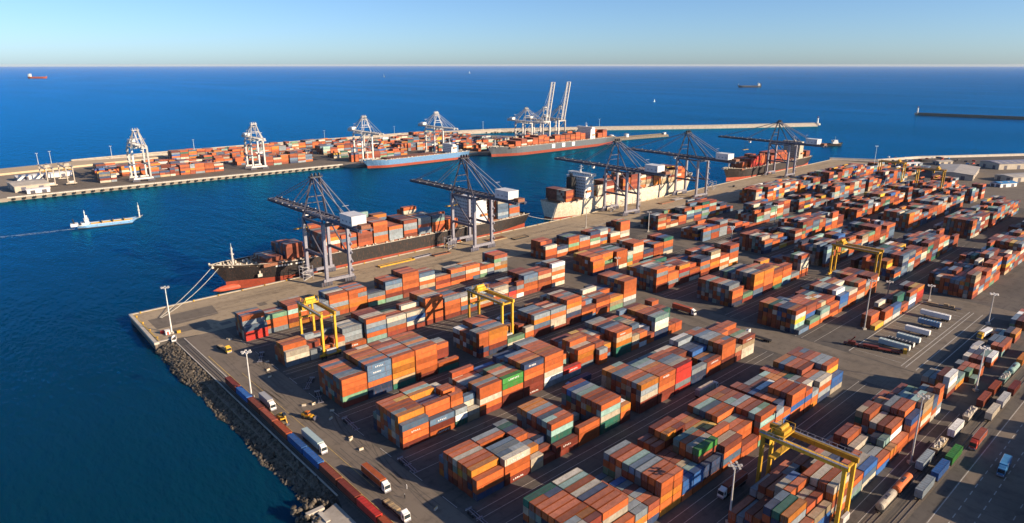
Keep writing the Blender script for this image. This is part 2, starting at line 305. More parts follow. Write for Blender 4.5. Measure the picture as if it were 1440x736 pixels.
for v0 in (237, 191, 149, 104, 67):
    for k in range(8): mark(pq.uniform(112, 270), v0-pq.uniform(4, 12), pq.uniform(-.01, .01), pq.randint(8, 20), .3, 0)
tag(tm.build('tyre_marks', G_tyre), 'dark curved tyre marks on roads and apron', 'tyre marks', kind='structure')

# ------------------------------------------------------------------ containers
CW, CH, LP, BP = 2.40, 2.59, 2.70, 12.42     # width, height, pitch across, pitch along
CONT = []                                     # every container of the place
RANDPAL = 'ooooooooooooOOOOOOOmmmmmmrrrrrrbbbbssssswwwwwWyyyYnnnnBttgccd'
def rcol(): return rnd.choice(RANDPAL)
def add(u, v, z, ln, c, **k):
    d = dict(u=u, v=v, z=z, ln=ln, c=c, row=None, col=0, bay=0, lane=0, tier=0, txt=None); d.update(k); CONT.append(d); return d
def block(row, col, u0, v0, bays, z0=0.0, rev=False):
    """bays: 'heights|front colours bottom to top|roof colours front to back|lettering'; a leading ~ makes it a bay of 20 ft boxes"""
    u = u0
    for bi, spec in enumerate(bays):
        half = spec.startswith('~'); p = (spec.lstrip('~')+'|||').split('|'); H, F, RF, TX = p[0], p[1], p[2], p[3]
        ln_ = 6.06 if half else 11.92
        run = rcol()
        for L_, h in enumerate(H):
            n = int(h)
            if rnd.random() < .8: run = rcol()
            for t in range(n):
                c = run if rnd.random() < .3 else rcol()
                if L_ == 0 and t < len(F) and F[t] != '.': c = F[t]
                elif t == n-1 and L_ < len(RF) and RF[L_] not in '. ': c = RF[L_]
                elif L_ == 1 and int(H[0]) <= t < len(F): c = F[t]
                if c not in PAL: c = rcol()
                j = rnd.uniform(-.09, .09)
                if not half and rnd.random() < .10 and not (L_ == 0 and F):
                    for q in (0, 1): add(u+q*6.0, v0+L_*LP+j*.4, z0+t*CH, 5.92, c if q == 0 else rcol(), row=row, col=col, bay=bi, lane=L_, tier=t, ntier=n, half=q+1)
                else:
                    add(u+j, v0+L_*LP+j*.4, z0+t*CH, ln_, c, row=row, col=col, bay=bi, lane=L_, tier=t, ntier=n, half=0, txt=TX if (L_ == 0 and t == n-1 and TX) else None)
        u += 6.35 if half else BP
    return u
def rblock(row, col, u0, u1, v0, nl, hmin=2, hmax=5, gap=.04):
    u = u0; prev = rnd.randint(min(3, hmax), hmax); bays = []
    while u+12.2 <= u1+1:
        base = max(hmin, min(hmax, prev+rnd.choice((-2, -1, 0, 0, 0, 1, 1, 2)))); prev = base
        half = rnd.random() < .12; hs = ''
        k = base
        for L_ in range(nl):
            if rnd.random() < .35: k = max(1, min(hmax, base+rnd.choice((-2, -1, -1, 0, 0, 1))))
            hs += str(0 if rnd.random() < gap else k)
        bays.append(('~' if half else '')+hs); u += 6.35 if half else BP
    block(row, col, u0, v0, bays)

block('A', 1, 114.2, 335.8, ['355550|RRb|.obo.', '044443|..og|.gos', '05555510|.rotm|.mooo', '0444200|..ss|.ssss', '05555500|.yso|.oows', '05555500|.yooo|.osob', '03332200|.obs|.snn',
  '0555550|.rosb|.boo', '0666660|.roooo|.oomo', '055552|.wowb|.bmwo', '033300|.roo|.ow', '044440|.rso|.oo', '044440|.ows|.oow', '~033300|.wo|.', '~033300|.so|.', '0555550|.ywgg|.mooR'])
block('B', 1, 116.5, 291.2, ['344430|sww|woo', '~2334320|ws|', '~2132330|wo|', '~3322230|sw|', '1444420|osss|.sws', '5555550|tobso|mwwrr', '4444430|rosw|mmoc', '4455430|rwBw|.', '666666|rooooo|oswyoo', '555550|rooos|sobbo', '444333|rbow|oWwR', '3443432|own|', '4443333|bow|wors', '~334443|oR|', '~433443|Wo|', '555555|roosb|bsmo', '555500|romc|mo', '666655|wowowW|omwso'])
block('C', 1, 117.2, 237.0, ['55555555|rgooo|osboyobo', '66666666|nnobbb|bobyooy.|two', '66666666|dcyyyo|osoosomo', '66666666|rooooo|oosysoyo', '21144433|do|..gows', '00000000', '~55544444|rnooo|ossbo', '55555555|nroyyo|osbobo', '20033222|wgy', '~32332222|oow', '55555333|rrbys|sobsbb', '55555444|rwwos|sowroo', '66666655|rrnwyo|oosomw', '34443333|bom', '44445443|orom|mosr', '33344444|gcy', '66666666|sWooo|ooybso'])
block('D', 1, 118.2, 192.6, ['45555553|roob|bysoooot', '35444555|orb|soo.Byt|two', '~35455444|dW|somoo', '~24344333|cww', '55544445|rowoo|osyntw', '55555444|rroGG|Gowogg|two', '66666555|rrroon|nyoobob|two', '66666666|sWwooot|toyoooss', '21133333|sR', '04455444|.oyyo|.owoys', '~34444444|oo', '~03344444', '55555555|ddycoo|oombno', '~33334444|owc', '~33444444|Wo', '~23334445|om', '55555555|nnwWt|tsmooy', '~22244444|oo|oowm', '~22244455|oO'])
block('E', 1, 119.4, 150.0, ['34444443|noo|oyoowoob', '44443443|roow|wbsbBoso|two', '~23344444|cwy', '~12333222|rm', '25555555|rrdto|ootbosyyo|two', '30012210|ooo', '55555555|ddwto|oomotsBOOy', '~33211111|roy|o', '~00112222|o', '55555555|rrwsy|ysoosbyy', '55555544|rrooo|mooysto|two', '55555544|RsRRR|RwsbOoo', '31134444|nns', '33344455|rom', '55555555|orooo|ooyssbo', '~33355544|rm', '44445544|wwcm|mwgooo'])
block('F', 1, 120.0, 104.2, ['355555555|oow|.wsooooo', '355555555|orowo|oooonwot', '~333333322|wys|osc', '~333333222|nom|oos', '555555555|yoyoo|ooosbtoOs', '~333333333|oBB|BBw', '~333333444|oB|Bt', '355553555|on|nGwoto', '445444444|obo|mwooy', '244455555|o|mootoobt', '555555555|gooto|otmostoyo', '~433333333|wcos|', '~344444444|rBo', '55554444|roBoo|oroom', '~44444444|oo', '~344444444|yo', '44455555|nsow|wsomooby', '35555555|wB|Bossomo'])
block('H', 1, 171.0, 66.6, ['35553322|oyo', '34455443|BBc|BOwowom', '55552233|owmy|wowowcso', '33344332|tso', '33322222|wbBs', '22234421|Boc', '~23322200|oy', '24445500|oo|momwo', '455544|oroB|Bomso', '5544333|owyc|ctstg', '~444333|wo', '~544333|Ws'])
block('H', 2, 316.0, 68.5, ['443300|rwW|Wmsw', '220000|yt'])
block('J', 2, 342.0, 64.5, ['~1220|t', '~2222|oo', '~0000', '~0222', '22220|oW', '~0000', '~2210|tO', '22200|mo', '~0000', '22110|my', '0000', '2220|oo', '222|rw'])
block('A', 2, 338.5, 338.6, ['445555|ro', '3322|ow', '555554|.ygo', '444433|roo', '555533|owgr', '0555|.', '33444|oow', '666655|rwwoo'])
block('B', 2, 334.8, 288.6, ['45555550|noyo|yo', '25555500|brgyo', '55555500|wooo|ooss', '~4333|yg', '6666660|roowwo', '33333330', '4444440', '5555550|wboo'])
block('C', 2, 338.0, 238.4, ['666665555|rrooso|oosswso', '455555555|rsoo', '555554455|rrsR', '34444444|wro', '55554444|roso', '66655555|royow', '44445555|wow', '66666444|ywoob'])
block('D', 2, 350.0, 192.0, ['455555555|nmo|osbwoo', '22344333|rgto', '666665555|bboyyy|bbws', '666665555|rroooy', '55555444|dyyo', '55444455|btoo', '22333333', '66655444|rowws'])
block('E', 2, 338.6, 145.2, ['155555555|b', '255554444|og', '344444433|owt|', '344444443|oro', '455555544|obB|BWm', '444555544|oom', '555544433|wworo', '~44455555|oo', '555555544|oooom'])
block('F', 2, 375.8, 120.2, ['1330|Y|Yoo', '3000|woo', '3223|WbB|BB', '2433|om', '4333|nWs', '4444|rRR'])
tall = dict(hmin=2, hmax=6)
for (c, u0, u1) in ((3, 470, 622), (4, 642, 800), (5, 818, 950)):
    for row, v0, nl in (('A', 339, 7), ('B', 291, 8), ('C', 238, 8), ('D', 191, 8), ('E', 146, 8), ('F', 100, 8)):
        if c == 5 and row in 'EF': continue
        if c == 5 and row == 'D': rblock(row, c, u0, 868, v0, nl, **tall); continue
        rblock(row, c, u0+(rnd.uniform(3, 8) if c == 3 else rnd.uniform(-6, 6)), u1+rnd.uniform(-12, 8), v0, nl, **tall)
for (c, u0, u1) in ((3, 480, 615), (4, 645, 795), (5, 820, 940)):
    for v0 in (266, 216, 169, 124):
        if c == 5 and v0 < 200: continue
        rblock('Q', c, u0+rnd.uniform(-4, 20), u1+rnd.uniform(-50, 0), v0, 3, 1, 3, .25)
rblock('A', 6, 960, 1040, 345, 5, 1, 4); rblock('B', 6, 960, 1060, 300, 5, 1, 4); rblock('A', 5, 850, 1000, 372, 3, 1, 3); rblock('B', 6, 1000, 1090, 322, 3, 1, 2)
rblock('K', 3, 238, 264, 9.5, 5, 3, 4); rblock('K', 3, 268, 420, 3.5, 4, 3, 5)       # beyond the service road, only its corner in view
# far pier
for v0, u0, u1, nl in ((946, 170, 196, 6), (946, 226, 330, 6), (952, 380, 462, 6), (905, 492, 600, 5), (905, 640, 690, 4), (985, 176, 330, 7), (985, 352, 480, 7), (960, 492, 690, 8), (1025, 180, 480, 8), (1010, 500, 820, 9), (1068, 190, 500, 8), (1060, 520, 850, 8), (1110, 300, 830, 8), (915, 712, 900, 8), (962, 712, 940, 8), (875, 712, 950, 5)):
    rblock('Z', 9, u0, u1, v0, nl, 1, 5, .08)
FP = 'ooooooooooOOOmmmrrrwwwWbsyBt'
def shipload(u0, v0, bays, rows, z0, pal, cap):
    for b, h in enumerate(bays):
        if not h: continue
        k = h; run = rnd.choice(pal)
        for r_ in range(rows):
            if rnd.random() < .25: k = max(1, min(cap, h+rnd.choice((-1, -1, 0, 0, 1))))
            if rnd.random() < .5: run = rnd.choice(pal)
            for t in range(k):
                add(u0+b*13.2, v0+r_*2.52, z0+t*CH, 11.92, run if rnd.random() < .5 else rnd.choice(pal), row='S')
shipload(165, 430.6, [2], 8, 12.4, 'oooOwbm', 3)
shipload(179, 428.1, [4], 10, 12.4, 'mmbbnoo', 5)
shipload(206, 425.6, [5, 4, 5, 6, 5, 5, 6, 5, 3], 12, 12.4, 'ooooOOmmrwwsbbnyt', 7)
shipload(367, 425.6, [6, 5], 12, 12.4, 'oooooowObs', 6)
shipload(461, 434.6, [4], 11, 13.6, 'mmmmoorww', 5)
shipload(507, 434.6, [4, 5, 0, 5, 6, 5, 4, 6, 6, 5, 6], 11, 13.6, 'oooymmrrwwwcc', 6)
shipload(656, 438.6, [5], 8, 13.6, 'oooymm', 6)
shipload(797, 441.0, [3], 7, 11.8, 'oooOOmm', 4)
shipload(811, 437.4, [4, 5, 5, 0, 4, 5, 5, 4], 10, 11.8, 'ooooOOOmmrR', 6)
shipload(971, 439.5, [3], 8, 11.8, 'ooOOm', 4)
shipload(735, 824, [2], 7, 11.0, 'oooOOmw', 3)
shipload(748, 821.6, [3, 4, 3, 4, 5, 4, 3, 4, 4, 3, 4, 5, 4], 9, 11.0, 'ooooooOOOmmw', 5)
shipload(953, 821.6, [4, 5], 9, 11.0, 'oooOOm', 5)

# what shows: exposed faces, seen from the camera
occ = {}
for i, d in enumerate(CONT): d['id'] = i
cells = {}
for d in CONT:
    cells.setdefault((round(d['v']/1.3), int(d['z']/CH+.5)), []).append(d)
def solid_at(u, v, z):
    for kv in (round(v/1.3)-2, round(v/1.3)-1, round(v/1.3), round(v/1.3)+1):
        for e in cells.get((kv, int(z/CH+.01)), ()):
            if e['u'] <= u <= e['u']+e['ln'] and e['v'] <= v <= e['v']+CW and e['z'] <= z <= e['z']+CH: return True
    return False
keep = []
for d in CONT:
    u, v, z, l = d['u'], d['v'], d['z'], d['ln']; q = []
    up = d['z']+CH+.4
    if not (solid_at(u+l*.3, v+1.2, up) and solid_at(u+l*.7, v+1.2, up)): q.append('T')
    zm = z+1.3
    if not (solid_at(u+l*.3, v-1.4, zm) and solid_at(u+l*.7, v-1.4, zm)): q.append('F')
    if not solid_at(u-1.5, v+1.2, zm): q.append('L')
    if not (solid_at(u+l*.3, v+CW+1.4, zm) and solid_at(u+l*.7, v+CW+1.4, zm)): q.append('K')
    if not solid_at(u+l+1.5, v+1.2, zm): q.append('X')
    d['q'] = q
    if q: keep.append(d)
vv, ff = [], []
for d in keep:
    i = len(vv); u, v, z, l = d['u'], d['v'], d['z'], d['ln']
    vv += [(u, v, z), (u+l, v, z), (u+l, v+CW, z), (u, v+CW, z), (u, v, z+CH), (u+l, v, z+CH), (u+l, v+CW, z+CH), (u, v+CW, z+CH)]
    ff += [(i+4, i+5, i+6, i+7), (i, i+1, i+5, i+4), (i+1, i+2, i+6, i+5), (i+2, i+3, i+7, i+6), (i+3, i, i+4, i+7)]
bvh = BVHTree.FromPolygons(vv, ff)
CP = Vector((0, 0, CAMH))
def quad_score(P, idx):
    pr = [project(p) for p in P]
    if None in pr: return 0
    ar = abs(sum(pr[k][0]*pr[(k+1) % 4][1]-pr[(k+1) % 4][0]*pr[k][1] for k in range(4)))/2
    hit = tot = 0
    for a in (.12, .37, .63, .88):
        for b in (.2, .5, .8):
            p = (Vector(P[0])*(1-a)+Vector(P[1])*a)*(1-b)+(Vector(P[3])*(1-a)+Vector(P[2])*a)*b; s = project(p); tot += 1
            if not (3 < s[0] < 1437 and 3 < s[1] < 733): continue
            r_ = bvh.ray_cast(CP, (p-CP).normalized(), 5000)
            if r_[2] is not None and r_[2]//5 == idx: hit += 1
    return ar*hit/tot
for k, d in enumerate(keep):
    u, v, z, l = d['u'], d['v'], d['z'], d['ln']; s = 0
    if d['row'] in 'SZ' or math.hypot(u, v) > 420: d['s'] = 0; continue
    if 'T' in d['q']: s += quad_score([(u, v, z+CH), (u+l, v, z+CH), (u+l, v+CW, z+CH), (u, v+CW, z+CH)], k)
    if 'F' in d['q']: s += quad_score([(u, v, z), (u+l, v, z), (u+l, v, z+CH), (u, v, z+CH)], k)
    if 'L' in d['q']: s += quad_score([(u, v, z), (u, v+CW, z), (u, v+CW, z+CH), (u, v, z+CH)], k)
    d['s'] = s
big = sorted((d for d in keep if d['s'] > 0), key=lambda d: -d['s'])[:300]
bigset = {d['id'] for d in big}
print('containers', len(CONT), 'kept', len(keep), 'smallest individual px', big[-1]['s'])

def body_mesh(l, m):
    b = MB(); i = .06
    # corrugated long walls: a zigzag of shallow ribs; roof and ends plain panels set in from the frame
    n = 26 if l > 8 else 13
    for side in (0, 1):
        y = i if side == 0 else CW-i; s = -1 if side == 0 else 1; P = []
        for k in range(n):
            x0 = .12+(l-.24)*k/n; w_ = (l-.24)/n; P += [(x0, y), (x0+w_*.3, y), (x0+w_*.5, y-s*.035), (x0+w_*.8, y-s*.035)]
        P.append((l-.12, y))
        for (xa, ya), (xb, yb) in zip(P, P[1:]): b.poly([(xa, ya, .12), (xb, yb, .12), (xb, yb, CH-.1), (xa, ya, CH-.1)])
    b.poly([(l-.05, .05, .1), (l-.05, CW-.05, .1), (l-.05, CW-.05, CH-.05), (l-.05, .05, CH-.05)])
    b.poly([(.05, .05, .1), (.05, CW-.05, .1), (.05, CW-.05, CH-.05), (.05, .05, CH-.05)])
    b.poly([(.05, .05, .1), (l-.05, .05, .1), (l-.05, CW-.05, .1), (.05, CW-.05, .1)])
    return b.mesh('container_body', m)
def roof_mesh(l, m):
    b = MB(); n = 20 if l > 8 else 10
    for k in range(n):
        x0 = .1+(l-.2)*k/n; w_ = (l-.2)/n
        b.poly([(x0, .05, CH-.06), (x0+w_*.5, .05, CH-.06), (x0+w_*.5, CW-.05, CH-.06), (x0, CW-.05, CH-.06)]); b.poly([(x0+w_*.5, .05, CH-.03), (x0+w_, .05, CH-.03), (x0+w_, CW-.05, CH-.03), (x0+w_*.5, CW-.05, CH-.03)])
    return b.mesh('container_roof', m)
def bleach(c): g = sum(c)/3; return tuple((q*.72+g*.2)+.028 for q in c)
def frame_mesh(l, m):
    b = MB(); t = .14
    for x in (0, l-t):
        for y in (0, CW-t): b.box(x, x+t, y, y+t, 0, CH)
        for z in (.0, CH-t): b.box(x+.005, x+t-.005, t, CW-t, z+.003, z+t-.003)
    for y in (0, CW-t):
        for z in (0, CH-t): b.box(t, l-t, y+.005, y+t-.005, z+.003, z+t-.003)
    return b.mesh('container_frame', m)
def door_mesh(m):
    b = MB()
    for y0, y1 in ((.16, 1.2), (1.24, CW-.16)): b.box(-.0, .04, y0, y1, .16, CH-.16)
    return b.mesh('container_door', m)
def bars_mesh(m):
    b = MB()
    for y in (.45, .9, 1.54, 2.0): b.box(-.04, -.002, y-.03, y+.03, .1, CH-.1)
    return b.mesh('locking_bars', m)
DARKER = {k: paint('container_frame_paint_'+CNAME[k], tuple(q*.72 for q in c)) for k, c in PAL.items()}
DOOR_SHADE = {k: paint('container_door_shaded_paint_'+CNAME[k], tuple(q*.62+.004 for q in c)) for k, c in PAL.items()}  # darker door paint, shade of the container ends mixed into the colour
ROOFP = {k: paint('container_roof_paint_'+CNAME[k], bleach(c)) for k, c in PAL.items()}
CM = {}
def cmeshes(c, l):
    k = (c, l > 8)
    if k not in CM:
        CM[k] = (body_mesh(l, PAINT[c]), frame_mesh(l, DARKER[c]), door_mesh(DOOR_SHADE[c]), bars_mesh(M['greysteel']), roof_mesh(l, ROOFP[c]))
    return CM[k]
def letter_mesh(seed, m):
    q = random.Random(seed); b = MB(); x = q.uniform(2.5, 4.0); n = q.randint(5, 7); h = q.uniform(.6, .85)
    for k in range(n):                       # broad block capitals, no legible word
        w_ = .5; b.box(x, x+.17, -.03, -.012, .8, .8+h)
        kind = q.randint(0, 4)
        if kind in (0, 1, 3): b.box(x+.17, x+w_, -.03, -.012, .8+h-.17, .8+h)
        if kind in (0, 2, 4): b.box(x+.17, x+w_, -.03, -.012, .8, .97)
        if kind in (1, 2, 3): b.box(x+.17, x+w_-.1, -.03, -.012, .8+h*.45, .8+h*.45+.16)
        if kind in (0, 3): b.box(x+w_-.02, x+w_+.14, -.03, -.012, .8, .8+h-.17)
        x += w_+.36
    return b.mesh('lettering', m)
LETT = [letter_mesh(k, M['white']) for k in range(6)]
ROWN = {'A': 'row along quay', 'B': 'second row from quay', 'C': 'third row from quay', 'D': 'fourth row from quay', 'E': 'fifth row from quay', 'F': 'sixth row from quay', 'H': 'row beside railway', 'J': 'row beside parked trailers', 'K': 'yard past service road'}
used = {}
def clabel(d):
    t, n = d['tier'], d.get('ntier', 1)
    tw = 'topmost' if t == n-1 else ('ground tier' if t == 0 else ORD[t+1]+' tier')
    lw = 'front stack' if d['lane'] == 0 else ORD[d['lane']+1]+' stack back'
    road = 'sea road' if d['col'] == 1 else 'cross road'
    if d['row'] == 'K': road = 'service road'
    return '%s container, %s, %s, %s bay from %s, %s' % (CNAME[d['c']], tw, lw, ORD[d['bay']+1], road, ROWN[d['row']])
for d in big:
    lab = clabel(d)
    if d.get('half'): lab = lab.replace(' container', ' roadside half-container' if d['half'] == 1 else ' farside half-container', 1)
    if len(lab.split()) > 16: lab = lab.replace(' stack back', ' back')
    if lab in used: print('DUPLICATE', lab)
    used[lab] = 1
    r = thing('shipping_container', lab, 'container', (d['u'], d['v'], d['z']), 0, 'shipping containers stacked in the yard')
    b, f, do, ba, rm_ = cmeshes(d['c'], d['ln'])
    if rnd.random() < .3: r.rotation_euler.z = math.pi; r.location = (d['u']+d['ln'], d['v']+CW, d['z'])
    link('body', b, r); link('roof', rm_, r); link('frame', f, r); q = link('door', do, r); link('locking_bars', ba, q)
    if d.get('txt') or (d['lane'] == 0 and d['ln'] > 8 and rnd.random() < .10):
        q = tag(link('lettering', LETT[rnd.randrange(6)], r), kind='stuff')
        if r.rotation_euler.z: q.rotation_euler.z = math.pi; q.location = (d['ln'], CW, 0)
far = MB()
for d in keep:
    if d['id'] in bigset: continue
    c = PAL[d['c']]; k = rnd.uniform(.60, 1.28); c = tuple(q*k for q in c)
    u, v, z, l = d['u'], d['v'], d['z'], d['ln']; far.box(u, u+l, v, v+CW, z, z+CH-.03, c, bottom=False); end_shade = tuple(q*.62+.004 for q in c); far.c[-3] = end_shade; far.c[-1] = end_shade; far.c[-5] = bleach(c)     # door and front ends darkened, their shade put into the colour
tag(far.build('stacked_containers', PAINT_FAR), 'mass of orange, blue, white and grey shipping containers stacked beyond', 'containers', kind='stuff')

# ------------------------------------------------------------------ ship-to-shore cranes
def sts(label, loc, rz, pal, group, boom=70, back=40, up=False, hz=42.0, apex=69.0, gauge=28.0, hw=8.5, trolley=.35):
    st, hs = M[pal[0]], M[pal[1]]; leg2 = M[pal[2]]
    r = thing('quay_crane', label, 'crane', loc, rz, group); G = gauge; low = .47*hz
    for x in (-hw, hw):
        for y in (0, G):
            MB().bar((x, y, 4), (x, y, hz), 2.1, 1.9, up=(1, 0, 0)).build('leg', leg2, r)
    for y in (0, G):
        b = MB(); b.bar((-hw-2.5, y, 4.2), (hw+2.5, y, 4.2), 1.5, 1.9); bm_ = b.build('sill_beam', leg2, r)
        wv = MB()
        for x in [s*hw+k for s in (-1, 1) for k in (-3.6, -1.9, -.3, 1.4, 3.0)]:
            wv.box(x-.75, x+.75, y-.45, y+.45, 1.2, 3.2); wv.cyl((x, y-.35, .75), (x, y+.35, .75), .62, n=8)
        wv.build('bogie', M['darksteel'], bm_)
        MB().bar((-hw, y, hz-1), (hw, y, hz-1), 1.6, 2.2).build('cross_beam', st, r)
    for x in (-hw, hw):
        MB().bar((x, 0, low), (x, G, low), 1.3, 1.7).build('portal_beam', st, r)
        MB().bar((x, G, hz-1), (x, G*.12, low+.6), .8).build('brace', st, r)
        MB().bar((x, 0, hz-.5), (x, G, hz-.5), 1.3, 1.5).build('top_beam', st, r)
    # girders and boom
    def truss(y0, y1, z):
        b = MB()
        for x in (-3.4, 3.4):
            b.bar((x, y0, z), (x, y1, z), 1.0, 2.2)
        n = int((y1-y0)/5.5)
        for k in range(n+1):
            y = y0+.3+(y1-y0-.6)*k/n; b.bar((-3.4, y, z+.6), (3.4, y, z+.6), .4)
            if k < n: b.bar((-3.4 if k % 2 else 3.4, y, z+.6), (3.4 if k % 2 else -3.4, y+(y1-y0)/n, z+.6), .3)
        return b
    walk = MB()
    gz = hz+1.6; truss(-back, G+2, gz).build('girder', st, r)
    for s in (-4.6, 4.6):
        walk.box(s-.45, s+.45, -back, G+2, gz-.4, gz-.25)
        for k in range(int((G+2+back)/2.4)+1): walk.bar((s, -back+2.4*k, gz-.2), (s, -back+2.4*k, gz+1.0), .12)
        walk.bar((s, -back, gz+1), (s, G+2, gz+1), .14)
    walk.build('walkway', leg2, r)
    bt = truss(0, boom, 0)
    for s in (-4.6, 4.6):
        bt.box(s-.4, s+.4, 0, boom, -.6, -.45); bt.bar((s, 0, .9), (s, boom, .9), .14)
        for k in range(int(boom/2.4)+1): bt.bar((s, 2.4*k, -.4), (s, 2.4*k, .9), .14)
    bo = bt.build('boom', st, r); bo.location = (0, G+2.2, gz)
    lamps = MB()
    for k in range(6): lamps.box(-4.9, -4.3, boom*(k+.5)/6, boom*(k+.5)/6+.8, 1.0, 1.5); lamps.box(4.3, 4.9, boom*(k+.5)/6, boom*(k+.5)/6+.8, 1.0, 1.5)
    lamps.build('floodlights', M['whitesteel'], bo)
    ang = R(79) if up else 0.0; bo.rotation_euler.x = ang
    ay = G-5.0; a_ = MB()
    for s in (-1, 1):
        a_.bar((s*hw, G, hz), (s*2.4, ay, apex), 1.15); a_.bar((s*hw, 0, hz), (s*2.4, ay-1, apex-1.5), .8)
    for k in range(1, 6):
        f = k/6; y = G+(ay-G)*f; z = hz+(apex-hz)*f; x = hw+(2.4-hw)*f
        if k in (3, 5): a_.bar((-x, y, z), (x, y, z), .6)
    a_.bar((-hw, G, hz+9), (hw, G-1.5, hz+9), .4)
    a_.build('apex_frame', st, r)
    hd = MB(); hd.box(-4.2, 4.2, ay-2.2, ay+1.6, apex-.6, apex+.3)
    for s in (-2.6, 0, 2.6): hd.cyl((s-.3, ay-.6, apex+1.3), (s+.3, ay-.6, apex+1.3), 1.2, n=10)
    for s in (-4.1, 4.1): hd.bar((s, ay-2, apex+1.4), (s, ay+1.5, apex+1.4), .15); hd.bar((s, ay-2, apex), (s, ay-2, apex+1.5), .15)
    hd.build('sheave_platform', M['hull_dark'] if pal[0] == 'darksteel' else st, r)
    stays = MB()
    tips = [boom*.46, boom*.93]
    for s in (-2.2, 2.2):
        for q in tips:
            p = (s, G+2.2+q*math.cos(ang), gz+1+q*math.sin(ang)); stays.bar((s, ay, apex), p, .42)
        stays.bar((s, ay-1, apex), (s, -back*.80, gz+1), .6); stays.bar((s*1.2, ay-1, apex), (s*1.3, -back*.25, gz+1), .45)
    stays.bar((-2.2, -back*.4, gz+1+(apex-gz)*.42), (2.2, -back*.4, gz+1+(apex-gz)*.42), .3)
    stays.build('stay', leg2, r)
    HW, HL, HH = (5.0, 15, 7.6) if pal[0] == 'darksteel' else (3.4, 8, 5.0)
    h = MB(); h.box(-HW, HW, -back*.8, -back*.8+HL, gz+1.6, gz+HH); ho = h.build('machinery_house', hs, r)
    hr = MB(); hr.box(-HW-.2, HW+.2, -back*.8-.2, -back*.8+HL+.2, gz+HH, gz+HH+.3); hr.build('house_roof', M['white'] if False else hs, ho)
    vt = MB()
    for k in range(3): vt.box(-HW-.08, -HW, -back*.8+HL*(.1+.3*k), -back*.8+HL*(.1+.3*k)+HL*.1, gz+3.4, gz+4.4)
    tag(vt.build('vent_panel', M['greysteel'], ho), kind='stuff')
    MB().box(-3.2, 3.2, -back, -back+5, gz+1.0, gz+3.4).build('counterweight', M['rust'] if pal[0] == 'darksteel' else st, r)
    ty = G+8+trolley*40 if not up else 4
    t_ = MB(); t_.box(-3.3, 3.3, ty-3, ty+3, gz-1.7, gz-.7); tr = t_.build('trolley', leg2, r)
    MB().box(.6, 3.0, ty-5.6, ty-3.1, gz-4.8, gz-1.6).build('operator_cab', hs, tr)
    sp = MB(); zs = gz-14 if not up else gz-6
    for x in (-1.6, 1.6):
        for y in (ty-1, ty+1): sp.bar((x, y, zs), (x*.8, y, gz-1.5), .12)
    sp.build('hoist_rope', M['black'], tr)
    MB().box(-6.1, 6.1, ty-1.1, ty+1.1, zs-.6, zs).build('spreader', M['yellow'] if pal[0] == 'darksteel' else st, tr)
    sw = MB(); z0 = 5.0                       # zigzag stairs up one leg
    k = 0
    while z0 < hz-4:
        sw.bar((hw+1.2, -2.4 if k % 2 else 1.6, z0), (hw+1.2, 1.6 if k % 2 else -2.4, z0+3), .9, .3); z0 += 3; k += 1
    sw.build('stairs', leg2, r)
    return r
DK = ('darksteel', 'housewhite', 'greysteel'); WK = ('whitesteel', 'white', 'whitesteel')
gq = 'dark quay cranes on the near quay'
sts('dark quay crane at the black ship bow, standing closest to the pier end', (197.5, 391.0, 0), 0, DK, gq, boom=66, back=40)
sts('dark quay crane over the stern half of the black ship, beside its white deckhouse', (323.5, 393.0, 0), 0, DK, gq, boom=64, back=44, hz=42, apex=70, trolley=.1)
sts('dark quay crane over the cream ship, beside its white deckhouse at the stern', (511, 394.5, 0), -.06, DK, gq, boom=78, back=41, trolley=.6)
sts('dark quay crane over the bow half of the cream ship', (634, 397, 0), -.07, DK, gq, boom=80, back=42, trolley=.2)
sts('dark quay crane over the smaller orange-decked ship, farthest along the near quay', (842, 399, 0), -.07, DK, gq, boom=80, back=42, trolley=.8)
gw = 'white quay cranes on the far pier'
sts('white quay crane with short boom on the far pier, close to its low buildings', (213, 942, 0), math.pi, WK, gw, boom=16, back=20, hz=43, apex=63, gauge=20)
sts('white quay crane on the far pier between container stacks, second from the pier end', (360, 944, 0), math.pi, WK, gw, boom=18, back=24, hz=41, apex=62, gauge=20)
sts('white quay crane just ahead of the blue ship bow on the far pier', (512, 915, 0), math.pi, WK, gw, boom=40, back=26, hz=42, apex=66, gauge=24)
sts('white quay crane standing over the middle of the blue ship', (641, 912, 0), math.pi, WK, gw, boom=44, back=28, hz=42, apex=66, gauge=24)
sts('white quay crane over the dark grey ship bow, its boom lowered', (823, 895, 0), math.pi, WK, gw, boom=44, back=28, hz=42, apex=66, gauge=24)
sts('white crane with raised boom over the grey ship, the one closer to the lowered boom', (866, 893, 0), math.pi, WK, gw, boom=68, back=28, hz=42, apex=66, gauge=24, up=True)
sts('white crane with raised boom over the grey ship, the one closer to its deckhouse', (906, 893, 0), math.pi, WK, gw, boom=68, back=28, hz=42, apex=66, gauge=24, up=True)

